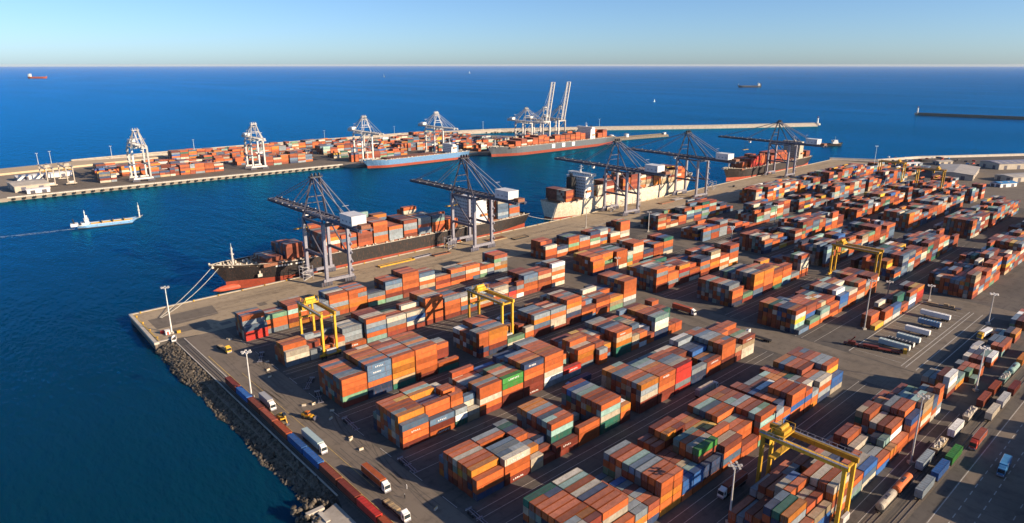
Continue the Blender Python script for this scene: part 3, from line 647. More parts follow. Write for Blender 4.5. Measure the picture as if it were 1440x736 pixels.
# ------------------------------------------------------------------ yellow yard gantries
def rtg(label, u, v0, v1, h=22.5, wb=7.0, tro=.25, grp='yellow rubber-tyred gantry cranes'):
    r = thing('yard_gantry', label, 'gantry crane', (u, v0, 0), 0, grp); W = v1-v0; Yw = M['yellow']
    for x in (0, wb):
        for y in (0, W):
            MB().bar((x, y, 1.9), (x, y, h), 1.15, 1.0, up=(1, 0, 0)).build('leg', Yw, r)
        g = MB().bar((x, -1.2, h+.9), (x, W+1.2, h+.9), 1.1, 1.7).build('girder', Yw, r)
        w_ = MB(); s = -1 if x == 0 else 1
        w_.box(x+s*.9-.4, x+s*.9+.4, -1, W+1, h+1.6, h+1.75)
        for k in range(13): w_.bar((x+s*1.25, -1+k*(W+2)/12, h+1.7), (x+s*1.25, -1+k*(W+2)/12, h+2.8), .1)
        w_.bar((x+s*1.25, -1, h+2.8), (x+s*1.25, W+1, h+2.8), .12); w_.build('walkway', M['greysteel'], g)
    for y in (0, W):
        b = MB().bar((-2.2, y, 1.9), (wb+2.2, y, 1.9), .9, 1.1).build('sill_beam', Yw, r)
        t = MB()
        for x in (-1.4, .6, wb-.6, wb+1.4): t.cyl((x, y-.45, .8), (x, y+.45, .8), .8, n=12)
        t.build('tyre', M['black'], b)
        MB().bar((0, y, 6.5), (wb*.5, y, 2.4), .3).bar((wb, y, 6.5), (wb*.5, y, 2.4), .3).bar((0, y, h), (wb, y, h), .7).build('end_brace', Yw, r)
    e = MB().box(1.0, wb-1.0, -1.5, -.55, 2.6, 5.0).build('power_box', M['whitesteel'], r)
    ty = W*tro; t = MB(); t.box(-.4, wb+.4, ty-2.2, ty+2.2, h+1.8, h+2.3); t.box(.8, wb-.8, ty-1.6, ty+1.6, h+2.3, h+3.6); t.cyl((1, ty, h+4.0), (wb-1, ty, h+4.0), .8, n=10)
    for x in (-.3, wb+.3):
        for y in (ty-2.1, ty+2.1): t.bar((x, y, h+2.3), (x, y, h+4.6), .15)
        t.bar((x, ty-2.1, h+4.6), (x, ty+2.1, h+4.6), .15)
    tr = t.build('trolley', Yw, r)
    cb = MB().box(.2, 2.2, ty+2.4, ty+4.2, h-2.6, h-.1).build('operator_cab', Yw, tr); MB().box(.14, .2, ty+2.6, ty+4.0, h-2.2, h-.5).box(.3, 2.1, ty+4.2, ty+4.25, h-2.2, h-.5).build('cab_window', M['glass'], cb)
    zs = 17.2; rp = MB()
    for x in (wb*.3, wb*.7):
        for y in (ty-.8, ty+.8): rp.bar((x, y, zs), (x, y, h+1.8), .1)
    rp.build('hoist_rope', M['black'], tr); MB().box(wb/2-6, wb/2+6, ty-1.05, ty+1.05, zs-.5, zs).build('spreader', M['yellow'], tr)
    return r
rtg('yellow gantry over grey and beige containers, the one closest to the sea road', 134.5, 288.3, 312.5, h=22, tro=.78)
rtg('yellow gantry in the middle of the yard, two rows behind the orange stacks', 212.4, 243.5, 271.0, h=21.5, tro=.8)
rtg('big yellow gantry over the row beside the railway, close to the twin-lamp pole', 193.0, 63.6, 90.0, h=22, tro=.82)
rtg('yellow gantry standing across the yard behind the parked trailers', 457.5, 152.2, 180.5, h=21.5, tro=.85)
rtg('distant yellow gantry near the tall lamp pole at the end of the yard', 905, 287.6, 315.5, h=23)
rtg('distant yellow gantry by the sheds, seen against the pale warehouse', 872, 235, 262, h=23)

# ------------------------------------------------------------------ ships
def sec(t, L, Bm, zd, zk, flare, stern):
    """half breadths at deck and waterline and the fore-and-aft shift for station t (0 stern, 1 bow)"""
    if t < .14: f = stern+(1-stern)*math.sin(t/.14*math.pi/2)
    elif t > .76: f = max(.0, math.cos((t-.76)/.24*math.pi/2))**.75
    else: f = 1.0
    fw_ = f if t < .76 else max(0, math.cos((t-.76)/.24*math.pi/2))**1.25
    if t < .14: fw_ = f*(.55+.45*t/.14)
    return f*Bm/2, fw_*Bm/2
def hull(L, Bm, zdeck, zboot, rake=9, sheer=3.5, stern=.8, n=30):
    top, mid, low = [], [], []
    for k in range(n+1):
        t = k/n; a, b = sec(t, L, Bm, zdeck, 0, 1, stern); z = zdeck+(sheer*((t-.8)/.2)**1.5 if t > .8 else 0)
        x = L*t; xr = x-rake*max(0, (t-.8)/.2)**1.2; bm_ = b+(a-b)*.3
        top.append((x, a, z)); mid.append((xr+.0, b*.96+.0, zboot)); low.append((xr-.4*(t > .8), b*.93, WATER-1.5))
    return top, mid, low
def strip(A, Bt):
    m = MB()
    for s in (-1, 1):
        for k in range(len(A)-1):
            P = [(A[k][0], s*A[k][1], A[k][2]), (A[k+1][0], s*A[k+1][1], A[k+1][2]), (Bt[k+1][0], s*Bt[k+1][1], Bt[k+1][2]), (Bt[k][0], s*Bt[k][1], Bt[k][2])]
            m.poly(P)
    m.poly([(A[0][0], -A[0][1], A[0][2]), (A[0][0], A[0][1], A[0][2]), (Bt[0][0], Bt[0][1], Bt[0][2]), (Bt[0][0], -Bt[0][1], Bt[0][2])])
    return m
def ship(label, cat, u, v, L, Bm, zd, hullm, rz, house=None, bootz=.6, bulb=False, mast=True, name='container_ship', bays=None, funnel='orange', deckm='deck', hm='white', clutter=True, sheer=3.5, bootm='boot'):
    r = thing(name, label, cat, (u, v, 0), rz)
    top, mid, low = hull(L, Bm, zd, bootz, sheer=sheer)
    strip(top, mid).build('hull', M[hullm], r); strip(mid, low).build('boot_topping', M[bootm], r)
    d = MB()
    for k in range(len(top)-1):
        (x, a, z), (x2, a2, z2) = top[k], top[k+1]; d.poly([(x, -a+.2, z-1.1), (x2, -a2+.2 if a2 > .3 else 0, z2-1.1), (x2, a2-.2 if a2 > .3 else 0, z2-1.1), (x, a-.2, z-1.1)])
    dk = d.build('deck', M[deckm], r)
    q = random.Random(int(L*7+u)); rl = MB()
    for k in range(len(top)-1):
        for s in (-1, 1):
            (x, a, z), (x2, a2, z2) = top[k], top[k+1]; rl.bar((x, s*a, z+.1), (x2, s*a2, z2+.1), .28, .3)
    rl.build('bulwark_rail', M['pale'] if clutter else M['whitesteel'], r)
    if clutter:
        c = MB(); N = int(L*1.1)
        for k in range(N):                     # vents, lashing posts, winches and bollards along the deck edge
            t = q.random(); i = min(len(top)-2, int(t*(len(top)-1))); a = top[i][1]; s = q.choice((-1, 1))
            y = s*max(0, a-q.uniform(.9, 2.2)) if t < .86 else q.uniform(-a, a)*.8
            h = q.uniform(.7, 2.4); w_ = q.uniform(.3, .8); c.box(L*t-w_, L*t+w_, y-w_*.6, y+w_*.6, top[i][2]-1.15, top[i][2]-1.1+h)
        tag(c.build('deck_fittings', M['pale'], r), kind='stuff')
        hc = MB()
        for x0, x1 in (bays or []): hc.box(x0, x1, -Bm/2+2.2, Bm/2-2.2, zd-1.05, zd+.97)
        if hc.v: hc.build('hatch_coaming', M['rust'], r)
    if mast:
        m = MB(); x = L*.945; z = zd+sheer*.6; m.cyl((x, 0, z-1), (x, 0, z+11), .7, .5); m.box(x-.9, x+.9, -1.6, 1.6, z+6, z+6.5); m.box(x-.6, x+.6, -1.1, 1.1, z+9.5, z+10); m.cyl((x, 0, z+11), (x, 0, z+13.5), .15, n=6)
        m.build('foremast', M['whitesteel'], r)
    if bulb:
        b = MB(); x = L*.90
        for k in range(7): 
            a0, a1 = k/7, (k+1)/7; ra = lambda a: 2.9*math.sqrt(max(.0, 1-a**2.2))
            b.cyl((x+a0*27, 0, WATER+1.4), (x+a1*27, 0, WATER+1.4), max(.15, ra(a0)), max(.12, ra(a1)), n=12)
        b.build('bulbous_bow', M['boot'], r)
    if house:
        x0, ln_, wd, z1, open_ = house; lv = int((z1-zd)/2.8); hb = MB(); wn = MB()
        for k in range(lv):
            w_ = wd/2 if k < lv-1 else Bm/2+.6; s_ = .25*k; za = zd-1+k*2.8; xx0, xx1 = (x0+s_, x0+ln_-s_*.6)
            if k == lv-1: xx0, xx1 = x0+ln_*.45, x0+ln_*.95; 
            hb.box(xx0, xx1, -w_, w_, za+.003*k, za+2.8); hb.box(xx0-.5, xx1+.5, -w_-.5 if k < lv-1 else -w_, w_+.5 if k < lv-1 else w_, za+2.6, za+2.75)
            nw = int(w_*2/2.2)
            for j in range(nw):
                y = -w_+1.1+j*2.2
                for xq in (xx0-.06, xx1+.0): wn.box(xq, xq+.06, y-.45, y+.45, za+1.1, za+2.0)
        ho = hb.build('deckhouse', M[hm], r); wn.build('windows', M['glass'], ho)
        zt = zd-1+lv*2.8; m = MB(); xm = x0+ln_*.6; m.cyl((xm, 0, zt), (xm, 0, zt+8), .5, .25); m.box(xm-.3, xm+.3, -3, 3, zt+4, zt+4.4); m.box(xm-.5, xm+.5, -2, 2, zt+6, zt+6.3); m.cyl((xm+1, 2.5, zt), (xm+1, 2.5, zt+2.6), .9, n=10)
        m.build('radar_mast', M[hm], ho)
        f = MB(); xf = x0-5; f.box(xf-3.5, xf+2.5, -3.5, 3.5, zd-1, zt-3); fo = f.build('funnel', M[funnel], r)
        f2 = MB()
        for y in (-1.6, 0, 1.6): f2.cyl((xf-.5, y, zt-3), (xf-1.2, y, zt+.8), .5, n=8)
        f2.build('exhaust_pipe', M['black'], fo)
        lb = MB()
        for s in (-1, 1): lb.box(x0+2, x0+8, s*(wd/2+1.2)-1.0, s*(wd/2+1.2)+1.0, zd+6.5, zd+8.2)
        lb.build('lifeboat', M['orange'], ho) if L > 80 and clutter else None
    return r
# the ship's own x axis runs stern to bow
s1 = ship('long black container ship with orange-red waterline berthed under two cranes', 'container ship', 406, 440.6, 274, 33, 11.4, 'hull_black', math.pi, (50, 15, 29, 36, 0), bootz=1.6, bulb=True, bays=[(14, 64), (90, 244)], funnel='hull_dark', hm='housewhite')
def hull_y(x, z, L, Bm, zd, zb, stern=.8):
    a, b_ = sec(x/L, L, Bm, 0, 0, 0, stern); m_ = (b_+(a-b_)*0)*.96; return m_+(a-m_)*(z-zb)/(zd-zb)
nm = MB()
for k, x in enumerate((214, 216, 218, 219.8, 221.5, 225, 227, 229, 231, 232.8, 234.6)):
    ya, yb = hull_y(x, 9.6, 274, 33, 11.4, 1.6)+.12, hull_y(x+1.2, 9.6, 274, 33, 11.4, 1.6)+.12
    nm.hexa([(x, ya-.2, 9), (x+1.2, yb-.2, 9), (x+1.2, yb, 9), (x, ya, 9), (x, ya, 10.1), (x+1.2, yb, 10.1), (x+1.2, yb+.3, 10.1), (x, ya+.3, 10.1)])
nm.build('bow_lettering', M['white'], s1)
s2 = ship('cream container ship berthed stern first with a tall white deckhouse', 'container ship', 452, 448.5, 242, 30, 12.6, 'hull_cream', 0, (36, 14, 26, 40, 0), bootz=-2.2, bays=[(10, 36), (54, 216)], funnel='black', hm='white')
s3 = ship('black container ship stacked with orange containers berthed farthest along the quay', 'container ship', 992, 450.0, 226, 27, 10.8, 'hull_black', math.pi, (34, 13, 24, 36, 0), bootz=.6, bays=[(12, 200)], funnel='rust', hm='hull_cream')
s4 = ship('light blue ship with red waterline lying at the far pier', 'cargo ship', 672, 858, 190, 27, 7.2, 'hull_blue', math.pi, (26, 11, 22, 22, 0), bootz=-.6, bays=[(60, 150)], funnel='hull_blue', name='cargo_ship', sheer=2.5)
s5 = ship('dark grey container ship with white squares on its hull at the far pier', 'container ship', 1002, 833, 306, 36, 10.0, 'hull_grey', math.pi, (62, 13, 32, 35, 0), bootz=.2, bays=[(14, 270)], funnel='orange', hm='white')
sq = MB()
for x in (118, 143, 168): sq.box(x, x+7.5, 17.9, 18.05, 2.2, 9.0)
sq.build('hull_square', M['white'], s5)
ay_ = hull_y(246, 5, 274, 33, 11.4, 1.6)-.3; an = MB().box(244, 247, ay_, ay_+.8, 3.4, 5.4).box(245, 246, ay_, ay_+.8, 5.4, 7.5); an.build('anchor', M['pale'], s1)
t1 = ship('small coaster with white deckhouse aft and long low deck under way in harbour', 'ship', 103, 708.8, 54, 9.5, -.6, 'hull_blue', R(-6.5), (3.5, 6, 8.5, 6.2, 0), bootz=-3.4, bootm='hull_dark', name='coaster', deckm='deckgreen', funnel='white', hm='white', sheer=2.2, clutter=False)
pp = MB()
for y in (-2, 0, 2): pp.cyl((11, y, -.9), (45, y, -.9), .35, n=6)
for x in (20, 29, 38): pp.box(x-.4, x+.4, -3.5, 3.5, -1.6, .4)
pp.build('deck_pipes', M['yellow'], t1); MB().box(1, 42, -4.72, -4.6, -1.2, -.8).build('rubbing_strake', M['white'], t1)
ship('red and white tanker far out at sea near the horizon', 'ship', 1130, 9080, 210, 34, 14, 'boot', R(-42), (10, 20, 30, 46, 0), bootz=2, name='tanker', hm='white', clutter=False, funnel='white', deckm='hull_dark')
ship('dark tanker with white deckhouse under way on the open sea', 'ship', 4282, 2295, 156, 24, 6, 'hull_dark', R(138), (8, 14, 20, 24, 0), bootz=-2, name='tanker', hm='white', clutter=False, funnel='hull_dark', deckm='hull_dark', bootm='hull_dark')
tg = thing('tugboat', 'black and white tugboat crossing open water beyond the farthest quay crane', 'tugboat', (1262, 541, 0), R(-40))
tp, md, lw = hull(36, 11, 0, -2.4, rake=2, sheer=2.2); strip(tp, lw).build('hull', M['hull_black'], tg)
MB().box(16, 26, -3.4, 3.4, -1.2, 3.4).box(18, 25, -2.8, 2.8, 3.4, 6.4).build('deckhouse', M['white'], tg); MB().box(17.9, 25.1, -2.6, 2.6, 4.4, 5.6).build('window_band', M['glass'], tg)
MB().cyl((21, 0, 6.4), (21, 0, 13), .3, .15).cyl((15, -1.8, 3), (15, -1.8, 6.5), .7).cyl((15, 1.8, 3), (15, 1.8, 6.5), .7).build('mast', M['whitesteel'], tg)
dq = MB().poly([(x, -y+.1, z-1) for x, y, z in tp]+[(x, y-.1, z-1) for x, y, z in reversed(tp)]); dq.build('deck', M['deck'], tg)
def sail(label, u, v, s):
    r = thing('sailboat', label, 'sailboat', (u, v, WATER), rnd.uniform(0, 6), 'sailing boats far out')
    MB().prism([(-5*s, -1.3*s), (2*s, -1.5*s), (6*s, 0), (2*s, 1.5*s), (-5*s, 1.3*s)], -.5*s, 1.3*s).build('hull', M['white'], r)
    MB().cyl((0, 0, 1*s), (0, 0, 15*s), .12*s, n=6).build('mast', M['whitesteel'], r)
    MB().prism([(-4.5*s, 0), (-.2*s, .05), (-.2*s, .2*s), (-4.5*s, .12*s)], 2*s, 2.4*s).build('mainsail_boom', M['whitesteel'], r)
    m = MB(); m.hexa([(-4.5*s, -.1, 2.4*s), (-.2*s, -.1, 2.4*s), (-.2*s, .1, 2.4*s), (-4.5*s, .1, 2.4*s), (-.5*s, -.1, 14.5*s), (-.2*s, -.1, 14.5*s), (-.2*s, .1, 14.5*s), (-.5*s, .1, 14.5*s)]); m.build('sail', M['white'], r)
sail('tiny white sailboat near the horizon above the far pier cranes', 7400, 9300, 2.6); sail('white sailboat on open water beyond the long breakwater', 2274, 1670, .8); sail('faint white sailboat close to the horizon, left of the raised booms', 4450, 7256, 2.6)
wk = MB(); q = random.Random(3)
for k in range(150):
    k = k*.4; x = 99-k*2.6; y = 709.2+k*.28+q.choice((-1, 0, 1, 1))*q.uniform(.3, 1)*(1.2+k*.12); w_ = q.uniform(.6, 2.4); wk.poly([(x, y, WATER+.12), (x+w_*2.2, y-.2, WATER+.12), (x+w_*2.6, y+.4, WATER+.12), (x+.3, y+.5, WATER+.12)])
for k in range(30):
    x, y = 1250-k*3.2*.77+q.uniform(-2, 2), 551+k*3.2*.64; w_ = q.uniform(1, 3); wk.poly([(x, y, WATER+.12), (x+w_*2, y-w_, WATER+.12), (x+w_*2, y-w_+.8, WATER+.12), (x, y+.8, WATER+.12)])
tag(wk.build('wake_foam', M['foam']), 'broken white wake behind the moving boats', 'wake', kind='stuff')

# mooring ropes
def rope(label, a, b, sag=1.5):
    m = MB(); P = []
    for k in range(9): t = k/8; P.append(Vector(a).lerp(Vector(b), t)-Vector((0, 0, 4*sag*t*(1-t))))
    for p, q in zip(P, P[1:]): m.bar(p, q, .22)
    tag(m.build('mooring_rope', M['ropemat']), label, 'rope', 'mooring ropes')
rope('mooring rope from black ship bow to the quay, the upper of two', (134, 441, 13.5), (90, 402, .7)); rope('mooring rope from black ship bow to the quay, the lower of two', (136, 436, 13), (90.5, 401, .7), 2.6)
rope('mooring rope from black ship stern to the quay', (404, 434, 10), (442, qv(442)-1.5, .8)); rope('mooring rope from cream ship stern to the quay', (453, 440, 10), (430, qv(430)-1.5, .8))

# ------------------------------------------------------------------ railway wagons
def wheelset(L):
    b = MB()
    for x in (1.6, 3.4, L-3.4, L-1.6):
        for y in (-.8, .8): b.cyl((x, y-.08, .72), (x, y+.08, .72), .46, n=10)
    return b
WAG = {}
def wagon(kind, colk, label, u, v, along_v=True, L=12.6, grp='freight wagons on the railway tracks'):
    key = (kind, colk, L); rz = math.pi/2 if along_v else 0.0
    if key in WAG: return dup(WAG[key], (u, v, .2), rz, label, grp)
    names = dict(box='container_wagon', tank='tank_wagon', hop='hopper_wagon', van='covered_wagon')
    r = thing(names[kind], label, 'freight wagon', (u, v, .2), rz, grp); WAG[key] = r; P_ = PAINT[colk]
    ch = MB().box(.2, L-.2, -1.15, 1.15, .95, 1.22)
    for y in (-1.2, 1.1): ch.box(.3, L-.3, y, y+.1, .8, 1.25)
    ch.bar((-.35, 0, 1.0), (.2, 0, 1.0), .3).bar((L-.2, 0, 1.0), (L+.35, 0, 1.0), .3); ch.build('underframe', M['black'], r)
    wheelset(L).build('wheelset', M['rust'], r)
    if kind in ('box', 'van'):
        h = 2.59 if kind == 'box' else 2.9; b = MB().box(.25, L-.25, -1.22, 1.22, 1.26, 1.26+h)
        n = 20
        for k in range(n):
            x = .4+(L-.8)*k/n
            for y in (-1.26, 1.22): b.box(x, x+(L-.8)/n*.5, y, y+.04, 1.4, 1.1+h)
        bo = b.build('body', P_, r)
        rf = MB()
        for y in (-1.24, 1.12): rf.box(.23, L-.23, y, y+.12, 1.26+h, 1.32+h)
        for k in range(9): rf.box(.3+(L-.7)*k/8, .38+(L-.7)*k/8, -1.12, 1.12, 1.26+h, 1.3+h)
        rf.build('roof_rib', DARKER[colk], bo)
        dm = MB().box(L-.25, L-.2, -1.1, -.03, 1.4, 1.1+h).box(L-.25, L-.2, .03, 1.1, 1.4, 1.1+h); dm.build('door', DOOR_SHADE[colk], r)
    elif kind == 'tank':
        b = MB().cyl((.6, 0, 2.6), (L-.6, 0, 2.6), 1.35, n=16).cyl((.2, 0, 2.6), (.6, 0, 2.6), .9, 1.35, n=16).cyl((L-.6, 0, 2.6), (L-.2, 0, 2.6), 1.35, .9, n=16); bo = b.build('tank', P_, r)
        MB().cyl((L/2, 0, 3.8), (L/2, 0, 4.4), .5).box(L/2-2, L/2+2, -.5, .5, 3.93, 4.0).build('hatch', M['darksteel'], bo)
        MB().box(1.2, 1.8, -1.2, 1.2, 1.2, 2.0).box(L-1.8, L-1.2, -1.2, 1.2, 1.2, 2.0).build('saddle', M['black'], r)
    else:
        b = MB(); b.hexa([(1.4, -.9, 1.25), (L-1.4, -.9, 1.25), (L-1.4, .9, 1.25), (1.4, .9, 1.25), (.3, -1.3, 3.4), (L-.3, -1.3, 3.4), (L-.3, 1.3, 3.4), (.3, 1.3, 3.4)]); bo = b.build('hopper', P_, r)
        q = random.Random(colk); lo = MB()
        for k in range(26): 
            x, y, s = q.uniform(.9, L-.9), q.uniform(-1, 1), q.uniform(.4, .9); lo.hexa([(x-s, y-s*.5, 3.3), (x+s, y-s*.5, 3.3), (x+s, y+s*.5, 3.3), (x-s, y+s*.5, 3.3), (x-s*.4, y-s*.2, 3.4+s), (x+s*.5, y-s*.2, 3.4+s*.8), (x+s*.4, y+s*.2, 3.4+s*.9), (x-s*.4, y+s*.2, 3.4+s*.7)])
        lo.build('load', M['pale'], r)
    return r
seq = ['r', 'B', 'm', 'm', 'O', 'B', 'B', 'm', 'r', 'R', 'O', 'm', 'b', 'r', 'O']
cn = {'r': 'maroon', 'B': 'blue', 'm': 'brown', 'O': 'russet', 'R': 'red', 'b': 'slate'}
cnt = {}
for k, c in enumerate(seq):
    v = 279.4-13.15*k; cnt[c] = cnt.get(c, 0)+1
    if v < 110: break
    wagon('box', c, '%s container wagon on the shore railway, %s wagon from the head of the train' % (cn[c], ORD[k+1]), 88.9, v)
lab2 = 'on the inner track beside the container row'
inner = [(211.5, 'tank', 'w', 'white tank wagon %s, ahead of the orange one' % lab2), (225.5, 'tank', 'o', 'orange tank wagon with dark hatch %s' % lab2), (246.5, 'van', 's', 'dark grey covered wagon %s' % lab2), (261.5, 'hop', 'c', 'tan hopper wagon heaped with pale load %s' % lab2),
 (280, 'van', 'W', 'white covered wagon %s' % lab2), (297.5, 'hop', 'w', 'cream hopper wagon with pale load behind the white covered wagon'), (316, 'van', 'm', 'brown covered wagon behind the cream hopper wagon'), (331.5, 'van', 'O', 'russet covered wagon, second beyond the cream hopper wagon'),
 (348, 'hop', 't', 'teal hopper wagon with pale load beyond the russet covered wagon'), (362, 'tank', 't', 'teal tank wagon beyond the teal hopper wagon'), (377, 'van', 'y', 'amber covered wagon beyond the teal tank wagon'), (392, 'van', 'w', 'cream covered wagon beyond the amber wagon, near the frame edge')]
for u, kd, c, lb in inner: wagon(kd, c, lb, u, 58.0-(u-200)*.0135, False)
outer = [(228.5, 'van', 's', 'grey covered wagon on the outer track, beside the orange tank'), (243.5, 'van', 'B', 'blue covered wagon on the outer track, next to the green one'), (258, 'van', 'G', 'bright green covered wagon on the outer track'), (306, 'van', 'w', 'cream covered wagon on the outer track, nearer of two pale ones'), (321.5, 'van', 'W', 'white covered wagon on the outer track, farther of two pale ones'), (338, 'van', 'r', 'maroon covered wagon on the outer track behind two pale ones')]
for u, kd, c, lb in outer: wagon(kd, c, lb, u, 52.2-(u-200)*.0125, False)

# ------------------------------------------------------------------ road vehicles (local +x is forward)
def truck(label, u, v, rz, boxm, cabm='white', L=13.2, grp='articulated lorries on the terminal roads', flat=False, load=True, boxh=2.75):
    r = thing('flatbed_lorry' if flat else 'articulated_lorry', label, 'lorry', (u, v, .03), rz, grp); cab = M[cabm]
    c = MB(); x = L
    c.hexa([(x+.6, -1.2, .75), (x+2.7, -1.2, .75), (x+2.7, 1.2, .75), (x+.6, 1.2, .75), (x+.6, -1.15, 3.3), (x+2.35, -1.15, 3.3), (x+2.35, 1.15, 3.3), (x+.6, 1.15, 3.3)])
    c.hexa([(x+.5, -1.1, 3.3), (x+1.9, -1.05, 3.3), (x+1.9, 1.05, 3.3), (x+.5, 1.1, 3.3), (x+.5, -1.1, 3.85), (x+.8, -1.05, 3.85), (x+.8, 1.05, 3.85), (x+.5, 1.1, 3.85)])
    co = c.build('cab', cab, r)
    MB().hexa([(x+2.64, -1.05, 1.75), (x+2.70, -1.05, 1.75), (x+2.70, 1.05, 1.75), (x+2.64, 1.05, 1.75), (x+2.44, -1.02, 2.95), (x+2.49, -1.02, 2.95), (x+2.49, 1.02, 2.95), (x+2.44, 1.02, 2.95)]).box(x+1.4, x+2.1, -1.21, -1.17, 1.9, 2.8).box(x+1.4, x+2.1, 1.17, 1.21, 1.9, 2.8).build('windscreen', M['glass'], co)
    MB().box(x+2.68, x+2.8, -1.2, 1.2, .45, .95).build('bumper', M['greysteel'], co)
    for y in (-.95, .75): MB().box(x+2.7, x+2.83, y, y+.25, 1.0, 1.25).build('headlight', M['white'], co)
    MB().box(.1, x+1.2, -.5, .5, .75, 1.1).box(.1, x-.1, -1.2, 1.2, 1.1, 1.3).build('chassis', M['black'], r)
    for xx in (1.0, 2.2, 3.4, x-.6, x+.7, x+2.0):
        for y in (-1.2, .85): MB().cyl((xx, y, .5), (xx, y+.35, .5), .5, n=10).build('wheel', M['black'], r)
    if not flat:
        b = MB().box(0, x-.2, -1.24, 1.24, 1.32, 1.32+boxh); bo = b.build('trailer_box', boxm if not isinstance(boxm, str) else M[boxm], r)
        t = MB()
        for y in (-1.27, 1.17): t.box(-.02, x-.18, y, y+.1, 1.32+boxh-.1, 1.36+boxh); t.box(-.02, x-.18, y, y+.1, 1.3, 1.45)
        for y in (-1.2, .03): t.box(-.04, 0, y, y+1.17, 1.45, 1.2+boxh)
        t.build('box_trim', M['greysteel'], bo)
    elif load:
        q = random.Random(label); lo = MB()
        for k in range(9): xx = 1+k*1.3; lo.box(xx, xx+1.0, -1.0, 1.0, 1.3, 1.35+q.uniform(.2, .7))
        lo.build('load', M['deck'], r)
    return r
DN = -math.pi/2
truck('short grey-topped lorry with cream rear on the sea road by the lamp pole', 94.2, 266.5, DN, 'greybox', L=9.5, boxh=3.0)
truck('lorry with pale teal box and white cab on the sea road', 94.8, 226.5, DN, 'tealbox', L=14)
truck('lorry with orange container and white cab on the sea road', 99.8, 189.5, DN, PAINT['o'], L=13)
truck('dark flatbed lorry with white cab at the foot of the sea road', 96.2, 170.5, DN, 'greybox', L=11.5, flat=True)
truck('long yellow and black flatbed vehicle at the top of the sea road', 100.6, 338.5, DN+.1, 'greybox', 'yellow', L=10, flat=True)
truck('blue box lorry alone on the wide service road', 276.5, 37.6, math.pi+.05, 'blue', 'blue', L=8.5)
truck('brown container lorry waiting beside the outer railway track', 292, 48.9, math.pi, PAINT['m'], 'red', L=11.5)
truck('white cream box lorry near the twin-lamp pole past the parking lot', 416, 76.8, math.pi*.96, 'white', 'yellow', L=10)
truck('pale grey box lorry standing in shade beside the container cluster', 391, 74.5, math.pi*.97, 'greybox', 'white', L=9)
truck('lorry with navy container in the aisle before the fourth row, near its low boxes', 214, 184.5, math.pi, PAINT['n'], 'blue', L=12.5)
truck('lorry with cream container in the aisle before the fifth row from the quay', 236, 141.5, 0, PAINT['w'], 'white', L=12.5)
truck('lorry with brown container in the aisle before the sixth row from the quay', 196, 96.5, math.pi, PAINT['m'], 'white', L=12.5)
truck('lorry with teal container in the aisle beneath the gantry in mid yard', 243, 266.0, math.pi, PAINT['t'], 'white', L=12.5)
truck('lorry with russet container on the cross road between the two yard halves', 322, 214, DN, PAINT['O'], 'white', L=12.5)
truck('empty flatbed lorry with white cab on the cross road past the fifth row', 318, 150, -DN, 'greybox', 'white', L=12, flat=True, load=False)
def machine(label, u, v, rz, name='loader', cat='loader'):
    r = thing(name, label, cat, (u, v, .03), rz)
    MB().box(-2.2, 2.2, -1.0, 1.0, .8, 1.7).box(-2.4, -1.0, -.95, .95, 1.7, 2.3).build('body', M['yellow'], r)
    cb = MB().box(-.7, .9, -.8, .8, 1.7, 3.2).build('cab', M['orange'], r); MB().box(.9, .95, -.7, .7, 2.1, 3.0).box(-.6, .8, -.84, -.8, 2.1, 3.0).build('window', M['glass'], cb)
    for x in (-1.4, 1.5):
        for y in (-1.35, .85): MB().cyl((x, y, .75), (x, y+.5, .75), .75, n=12).build('wheel', M['black'], r)
    MB().bar((1.0, -.8, 1.6), (3.6, -.8, .9), .3).bar((1.0, .8, 1.6), (3.6, .8, .9), .3).build('lift_arm', M['yellow'], r); MB().hexa([(3.5, -1.3, .2), (4.4, -1.3, .2), (4.4, 1.3, .2), (3.5, 1.3, .2), (3.4, -1.3, 1.4), (3.7, -1.3, 1.4), (3.7, 1.3, 1.4), (3.4, 1.3, 1.4)]).build('bucket', M['darksteel'], r)
    return r
machine('yellow and orange wheel loader in the shadow on the sea road', 102.2, 239.5, DN+.5)
m2 = thing('excavator', 'yellow tracked excavator between the train and the pale teal lorry', 'excavator', (93.6, 245, .03), DN)
MB().box(-2.2, 2.2, -1.3, -.7, .0, .9).box(-2.2, 2.2, .7, 1.3, 0, .9).build('track', M['black'], m2); MB().box(-2.4, 1.6, -1.2, 1.2, 1.0, 2.2).build('body', M['yellow'], m2); MB().box(.2, 1.8, .1, 1.2, 2.2, 3.3).build('cab', M['glass'], m2)
MB().bar((1.4, -.3, 1.8), (4.4, -.3, 3.6), .5, .6).bar((4.4, -.3, 3.6), (6.0, -.3, 1.2), .4, .45).build('boom', M['yellow'], m2); MB().box(5.6, 6.6, -.9, .3, .5, 1.3).build('bucket', M['darksteel'], m2)

def trailer(label, u, v, rz, topm, L=13.5):
    r = thing('parked_trailer', label, 'trailer', (u, v, .03), rz, 'trailers parked in the painted bays')
    b = MB().box(0, L, -1.25, 1.25, 1.25, 3.75); bo = b.build('body', M[topm], r)
    q = MB()
    for k in range(8): q.box(.4+(L-.8)*k/7-.05, .4+(L-.8)*k/7+.05, -1.2, 1.2, 3.75, 3.82)
    q.build('roof_bow', M['white'], bo); MB().box(L, L+.05, -1.15, 1.15, 1.4, 3.6).build('door', M['white'], r)
    MB().box(.5, L-.2, -.5, .5, .8, 1.24).box(2.2, 2.5, -1.0, -.8, 0, 1.2).box(2.2, 2.5, .8, 1.0, 0, 1.2).build('chassis', M['black'], r)
    for x in (L-3.6, L-2.3, L-1.0):
        for y in (-1.2, .85): MB().cyl((x, y, .5), (x, y+.35, .5), .5, n=10).build('wheel', M['black'], r)
    return r
